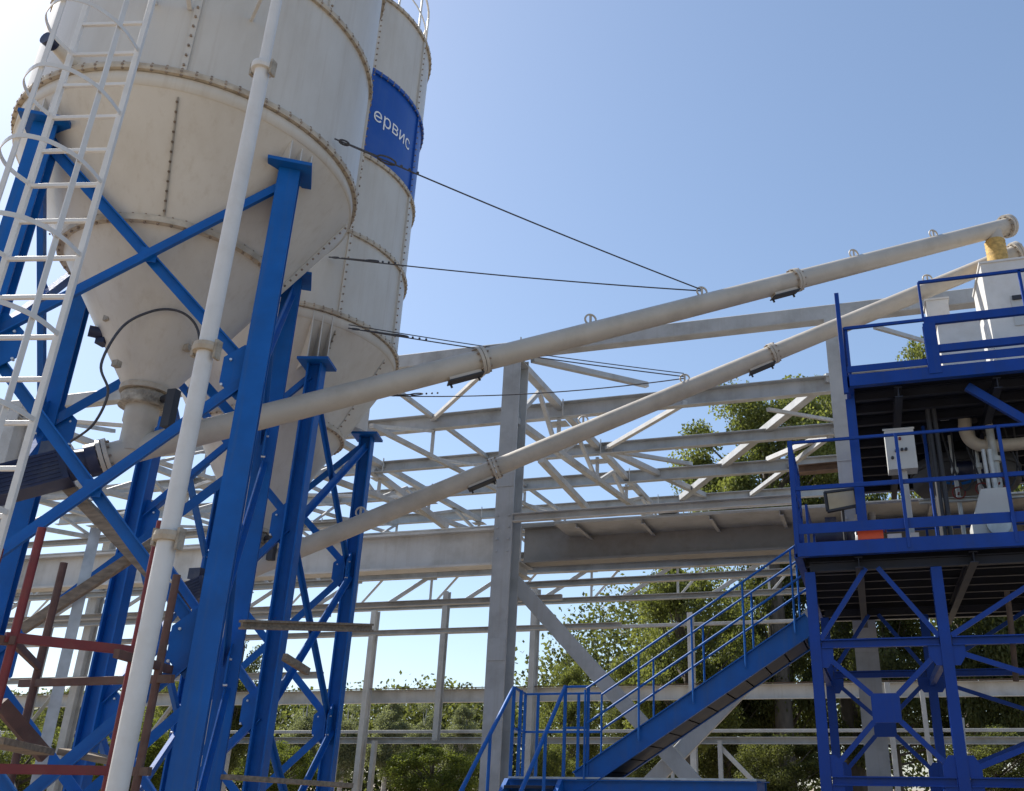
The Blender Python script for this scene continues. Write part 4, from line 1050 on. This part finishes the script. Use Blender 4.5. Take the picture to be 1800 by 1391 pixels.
# valves, cables and pipes along the lower deck
pg = thing('pipe_group', 'tangle of grey pipes with valves and hanging hoses behind the lower deck rail', 'pipes', (at(1690, 900, Y=10.8).x, 10.8, Z1))
for px, yy, r, m in ((1640, 10.6, .02, M_BLUE2), (1650, 10.7, .032, M_DARK), (1686, 11.0, .025, M_GALV), (1728, 10.9, .03, M_GALV), (1760, 10.7, .045, M_GALV)):
    x = at(px, 880, Y=yy).x
    pp = part('pipe', MB().tube((x, yy, Z1), (x, yy, Z2 - .25), r, n=12), m, pg)
    if m is M_GALV:
        for z in (Z1 + .55, Z1 + 1.15):
            part('pipe_union', MB().tube((x, yy, z - .03), (x, yy, z + .03), r * 1.7, n=12), M_GALV, pg)
        part('valve_wheel', MB().path([(x + .07 * math.cos(t), yy - .09, Z1 + .85 + .07 * math.sin(t)) for t in np.linspace(0, 2 * math.pi, 14)[:-1]], .009, 6, True).tube((x, yy - .09, Z1 + .85), (x, yy, Z1 + .85), .012, n=8), M_RED, pg)
xs_ = [at(px, 850, Y=10.9).x for px in (1612, 1700, 1790)]
part('cable_tray', MB().prism((xs_[0], 10.95, Z1 + .78), (xs_[2] + .8, 10.95, Z1 + .78), P_C(.06, .05, .006)), M_GALV, pg)
for k in range(5):
    x = xs_[0] + .12 + k * .23
    part('hose', MB().path(smooth_path([V((x, 10.9, Z2 - .2)), V((x + .05, 10.85, Z1 + 1.25)), V((x + .16, 10.82, Z1 + .85)), V((x + .3, 10.86, Z1 + 1.1)), V((x + .34, 10.9, Z2 - .2))]), .012, 7), M_DARK, pg)
part('blue_hose', MB().path(smooth_path([at(1655, 848, Y=11.2), at(1690, 850, Y=11.2), at(1715, 842, Y=11.2), at(1735, 826, Y=11.2)]), .018, 8), M_BLUE, pg)
part('measuring_staff', MB().prism(at(1692, 1262, Y=11.0), at(1703, 1400, Y=11.0), P_box(.03, .03)), M_PALE, tower)

# ------------------------------------------------------------------ scaffold at the left
scaf = thing('scaffold_tower', 'red and brown tube scaffold around the silo legs at the lower left', 'scaffold', (-6, 6, 0))
def vt(name, x, y, D, z1, r, m, z0=0.0):
    P = at(x, y, D=D)
    part(name, MB().tube((P.x, P.y, z0), (P.x, P.y, z1), r, n=10), m, scaf); return P
DS, DB = 7.0, 8.6
pA = vt('standard', 45, 1041, DS, at(73, 928, D=DS).z, .027, M_RED)
pB = vt('standard', 254, 1050, DS + .25, at(312, 1005, D=DS).z + .4, .022, M_RED)
pC = vt('standard', 100, 1041, DB, at(115, 990, D=DB).z, .029, M_BROWN)
pD = vt('standard', 284, 1150, DB - .9, at(300, 1010, D=DB - .9).z, .029, M_BROWN)
zu = at(30, 1122, D=DS).z; zd = at(30, 1352, D=DS).z
def ledger(P, Q, z, r, m, ext=.0, name='ledger'):
    a, b = V((P.x, P.y, z)), V((Q.x, Q.y, z)); d = (b - a).normalized()
    part(name, MB().prism(a - d * ext, b + d * ext, P_box(r * 1.1, r * 1.7)), m, scaf)
ledger(pA, pB, zu, .036, M_RED, .05); ledger(pA, pB, zd, .034, M_RED, .05)
ledger(pC, pD, zu - .14, .034, M_BROWN, .15); ledger(pC, pD, zd, .034, M_BROWN, .1)
ledger(pA, pC, zu - .02, .030, M_BROWN, .05); ledger(pB, pD, zu - .05, .034, M_BROWN, .25)
pE = at(-40, 1100, D=DS); ledger(pE, pA, zu - .02, .034, M_BROWN, 0); ledger(pE, pA, zd - .02, .034, M_RED, 0)
part('standard', MB().tube((pE.x, pE.y, 0), (pE.x, pE.y, 2.95), .032, n=10), M_RED, scaf)
for (a, b, r, m, D0, D1) in (((108, 844), (275, 1018), .05, M_WOOD, 9.5, 8.6), ((40, 1106), (292, 940), .045, M_WOOD, 9.3, 8.8), ((0, 1237), (80, 1330), .05, M_BROWN, 8.2, 8.4)):
    p, q = at(*a, D=D0), at(*b, D=D1)
    part('brace_timber', MB().prism(p, q, P_box(r * 1.2, r * 2)), m, scaf)
# galvanised tube leaning up between the legs
p, q = at(75, 1330, D=9.3), at(163, 930, D=9.3)
th = tag(part('galvanised_post', MB().prism((p.x, p.y, 0), (p.x, p.y, q.z), P_C(.10, .09, .012), (1, 1, 0)), M_GALV), 'bright galvanised upright post behind the scaffold, left of the blue leg', 'post')
# planks
def plank(label, a, b, D0, D1, w=.2, t=.045, m=M_WOOD):
    p, q = at(*a, D=D0), at(*b, D=D1)
    return tag(part('wooden_plank', MB().prism(p, q, P_box(w, t)), m), label, 'plank', 'planks on the scaffold')
plank('grey weathered plank at the far left edge of the scaffold', (-20, 1302), (72, 1322), 7.6, 8.2)
plank('short plank beside the blue leg just left of the white pipe', (118, 1322), (214, 1341), 8.3, 8.0)
plank('long low plank crossing behind the back silo legs', (396, 1366), (612, 1381), 9.8, 10.4)
th = tag(part('timber_beam', MB().prism(at(425, 1098, D=9.3), at(652, 1104, D=10.6), P_I(.08, .085, .022, .03)), M_WOOD), 'brown timber beam laid across the back silo braces, cut square at its right end', 'beam')
p, q = at(500, 1155, D=9.6), at(541, 1181, D=9.9)
tag(part('timber_offcut', MB().prism(p, q, P_box(.05, .07)), M_WOOD), 'short brown timber piece sticking out past the back silo leg', 'timber')

# ------------------------------------------------------------------ trees and bushes
def crown_mesh(name, seed, n_leaf, leaf, kind):
    """leaf-sized faces grouped into sprays through an uneven crown of unit size (radius about 1, height about 2)"""
    g = np.random.default_rng(seed)
    nb = {'tall': 70, 'round': 66, 'poplar': 60, 'bush': 46}[kind]
    C = []
    while len(C) < nb:
        p = g.uniform(-1, 1, 3)
        r = np.linalg.norm(p)
        if r < 1 and g.random() < 0.25 + 0.75 * r: C.append(p)
    C = np.array(C)
    if kind == 'poplar': C *= np.array([0.55, 0.55, 1.25])
    if kind == 'tall': C *= np.array([0.85 + 0.1, 0.9, 1.15]); C[:, :2] *= (1.05 - 0.25 * C[:, 2:3])
    if kind == 'bush': C[:, 2] *= 0.75
    rad = g.uniform(0.16, 0.36, nb)
    idx = g.integers(0, nb, n_leaf)
    off = g.normal(0, 1, (n_leaf, 3)); off /= np.linalg.norm(off, axis=1)[:, None]
    off *= (rad[idx] * g.random(n_leaf) ** 0.45)[:, None]; off[:, 2] *= 0.75
    P = C[idx] + off
    d = g.normal(0, 1, (n_leaf, 3)); d[:, 2] -= 0.3; d /= np.linalg.norm(d, axis=1)[:, None]
    u = np.cross(d, g.normal(0, 1, (n_leaf, 3))); u /= np.linalg.norm(u, axis=1)[:, None]
    s = leaf * g.uniform(0.6, 1.3, n_leaf)[:, None]
    vs = np.empty((n_leaf, 4, 3)); vs[:, 0] = P; vs[:, 1] = P + d * s * 0.5 + u * s * 0.36; vs[:, 2] = P + d * s; vs[:, 3] = P + d * s * 0.5 - u * s * 0.36
    me = bpy.data.meshes.new(name)
    me.vertices.add(n_leaf * 4); me.vertices.foreach_set('co', vs.ravel())
    me.loops.add(n_leaf * 4); me.loops.foreach_set('vertex_index', np.arange(n_leaf * 4, dtype=np.int32))
    me.polygons.add(n_leaf); me.polygons.foreach_set('loop_start', np.arange(0, n_leaf * 4, 4, dtype=np.int32))
    me.update(calc_edges=True); me.validate()
    br = MB()
    for c, r in zip(C, rad):
        st = V((0, 0, max(-1.0, c[2] * 0.6 - 0.5)))
        m = lerp(st, c, .55) + V((0, 0, -.06))
        br.tube(st, m, .018, .012, n=5, caps=False); br.tube(m, c, .012, .004, n=5, caps=False)
    bm = bpy.data.meshes.new(name + '_limbs'); bm.from_pydata(br.v, [], br.f)
    return me, bm
CROWNS = {k: [crown_mesh('crown_' + k, s + i, n, lf, k) for i in range(2)] for k, s, n, lf in
          (('tall', 10, 52000, 0.038), ('round', 20, 56000, 0.038), ('poplar', 30, 30000, 0.044), ('bush', 40, 36000, 0.041))}
def tree(name, label, px, top, D, halfw, base_y, kind, leaf, bark=M_BARK, i=0, group='trees behind the hall'):
    """crown between photo rows top and base_y at distance D"""
    T = at(px, top, D=D); Bz = max(at(px, base_y, D=D).z, 0.35 if kind == 'bush' else 1.2)
    hz = (T.z - Bz) / 2; w = px_size(halfw, at(px, (top + base_y) / 2, D=D))
    th = thing(name, label, 'bush' if kind == 'bush' else 'tree', (T.x, T.y, 0), group)
    ns = {'tall': 1.25, 'round': 1.1, 'poplar': 1.4, 'bush': 0.95}[kind]; ws = {'tall': 1.15, 'round': 1.15, 'poplar': .75, 'bush': 1.15}[kind]
    me, bm = CROWNS[kind][i % 2]
    me = me.copy() if not me.materials else (me if me.materials[0] == leaf else me.copy())
    me.materials.clear(); me.materials.append(leaf)
    c = bpy.data.objects.new('crown', me); col.objects.link(c); c.parent = th
    c.location = (0, 0, Bz + hz); c.scale = (w / ws, w / ws, hz / ns); c.rotation_euler = (0, 0, (px * 0.37 + i) % 6.28)
    bm2 = bm.copy(); bm2.materials.append(bark)
    l = bpy.data.objects.new('limbs', bm2); col.objects.link(l); l.parent = th
    l.location, l.scale, l.rotation_euler = c.location, c.scale, c.rotation_euler
    r = 0.045 * (T.z) ** 0.75
    tr = MB(); r0 = r; pts = [V((T.x + .12 * math.sin(px), T.y, 0)), V((T.x, T.y, Bz * .7 + .2)), V((T.x + .1 * math.cos(px), T.y, Bz + hz)), V((T.x, T.y, Bz + hz * 1.75))]
    for a, b, ra, rb in zip(pts, pts[1:], (r, r * .75, r * .45), (r * .75, r * .45, r * .12)): tr.tube(a, b, ra, rb, n=9, caps=False)
    part('trunk', tr, bark, th)
tree('broadleaf_tree', 'tallest leafy tree seen between the roof braces right of the grey column', 1342, 676, 33, 165, 1010, 'round', M_LEAF, i=1)
tree('broadleaf_tree', 'leafy tree rising just left of the blue tower behind the second grey column', 1440, 672, 34.5, 105, 1100, 'tall', M_LEAF, i=1)
tree('broadleaf_tree', 'broad tree whose crown rises behind the stair handrails', 1200, 975, 31, 140, 1330, 'round', M_LEAF, i=0)
tree('broadleaf_tree', 'tree standing behind the blue tower, its tip above the upper deck', 1620, 606, 38, 170, 1150, 'tall', M_LEAF, i=1)
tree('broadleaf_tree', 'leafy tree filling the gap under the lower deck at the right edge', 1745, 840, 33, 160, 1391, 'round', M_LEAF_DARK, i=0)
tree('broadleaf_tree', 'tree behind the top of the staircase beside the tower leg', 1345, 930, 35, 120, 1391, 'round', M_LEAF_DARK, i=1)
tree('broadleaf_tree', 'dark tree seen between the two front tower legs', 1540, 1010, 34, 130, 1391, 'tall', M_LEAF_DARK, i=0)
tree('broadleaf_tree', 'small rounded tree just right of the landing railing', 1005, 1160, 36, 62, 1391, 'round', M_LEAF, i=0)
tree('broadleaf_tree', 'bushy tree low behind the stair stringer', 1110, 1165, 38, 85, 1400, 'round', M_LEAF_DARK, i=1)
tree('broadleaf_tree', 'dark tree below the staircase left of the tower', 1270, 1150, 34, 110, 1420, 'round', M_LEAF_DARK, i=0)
tree('poplar_tree', 'narrow tree behind the back silo legs above the wall beam', 436, 1100, 37, 52, 1391, 'poplar', M_LEAF_DARK, i=0)
for k, (x, t, hw_) in enumerate(((615, 1228, 40), (690, 1222, 42), (752, 1226, 38), (815, 1232, 36), (545, 1212, 38))):
    tree('birch_tree', ['pale far birch left of the first far post', 'pale far birch right of the first far post', 'pale far birch between the two thin far posts', 'pale far birch beside the tall grey column', 'pale far birch close to the right back silo leg'][k], x, t, 46 + k, hw_, 1391, 'poplar', M_LEAF_PALE, M_BIRCH, i=k)
tree('leafy_bush', 'bright green bush at the bottom left of the grey column', 765, 1300, 27.6, 95, 1420, 'bush', M_LEAF_LIME, i=0, group='bushes by the far wall')
tree('leafy_bush', 'yellow green bush between the blue back silo legs', 500, 1298, 28, 75, 1420, 'bush', M_LEAF_LIME, i=1, group='bushes by the far wall')
tree('leafy_bush', 'green bush low behind the landing posts', 965, 1290, 28, 60, 1420, 'bush', M_LEAF, i=0, group='bushes by the far wall')
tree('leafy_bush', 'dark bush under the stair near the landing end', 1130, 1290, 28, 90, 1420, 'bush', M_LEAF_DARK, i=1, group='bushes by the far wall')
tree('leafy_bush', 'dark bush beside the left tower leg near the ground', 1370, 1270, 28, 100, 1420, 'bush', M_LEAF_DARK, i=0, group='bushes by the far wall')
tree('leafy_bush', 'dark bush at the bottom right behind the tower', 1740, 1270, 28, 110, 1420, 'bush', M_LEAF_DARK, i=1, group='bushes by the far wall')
tree('leafy_bush', 'green bush behind the scaffold at the far left', 60, 1262, 30, 110, 1420, 'bush', M_LEAF, i=0, group='bushes by the far wall')
tree('leafy_bush', 'yellow green bush seen right of the white pipe', 250, 1252, 30, 90, 1420, 'bush', M_LEAF_LIME, i=1, group='bushes by the far wall')
tree('broadleaf_tree', 'far tree low on the horizon between the scaffold poles', 150, 1205, 50, 80, 1391, 'round', M_LEAF_DARK, i=1)
tree('broadleaf_tree', 'far tree seen just right of the white filling pipe', 320, 1170, 46, 70, 1391, 'round', M_LEAF, i=0)

# the wood along the horizon, one mass behind all the single trees
def far_wood():
    g = np.random.default_rng(99); n = 260000
    x = g.uniform(-95, 45, n); y = 58 + g.normal(0, 3.0, n)
    clump = 0.5 + 0.5 * np.sin(x * 0.55 + 1.3 * np.sin(x * 0.21)) * np.sin(x * 0.173 + 2)
    right = 1 / (1 + np.exp(-(x + 16) / 5))
    hgt = 5.2 + 2.2 * clump + right * (7.5 + 3 * np.sin(x * 0.31))
    z = hgt * g.random(n) ** 0.75
    z += g.normal(0, .25, n)
    P = np.stack([x, y, np.abs(z)], 1)
    d = g.normal(0, 1, (n, 3)); d /= np.linalg.norm(d, axis=1)[:, None]
    u = np.cross(d, g.normal(0, 1, (n, 3))); u /= np.linalg.norm(u, axis=1)[:, None]
    sz = g.uniform(0.17, 0.34, n)[:, None]
    vs = np.empty((n, 4, 3)); vs[:, 0] = P; vs[:, 1] = P + d * sz * .5 + u * sz * .38; vs[:, 2] = P + d * sz; vs[:, 3] = P + d * sz * .5 - u * sz * .38
    me = bpy.data.meshes.new('far_wood')
    me.vertices.add(n * 4); me.vertices.foreach_set('co', vs.ravel())
    me.loops.add(n * 4); me.loops.foreach_set('vertex_index', np.arange(n * 4, dtype=np.int32))
    me.polygons.add(n); me.polygons.foreach_set('loop_start', np.arange(0, n * 4, 4, dtype=np.int32))
    me.update(calc_edges=True); me.materials.append(M_LEAF_DARK)
    o = bpy.data.objects.new('far_wood', me); col.objects.link(o)
    o['kind'] = 'stuff'; o['label'] = 'continuous dark green wood along the horizon behind the trees'
far_wood()

print('objects', len(bpy.data.objects), 'tris', sum(len(o.data.polygons) * 2 for o in bpy.data.objects if o.type == 'MESH'))
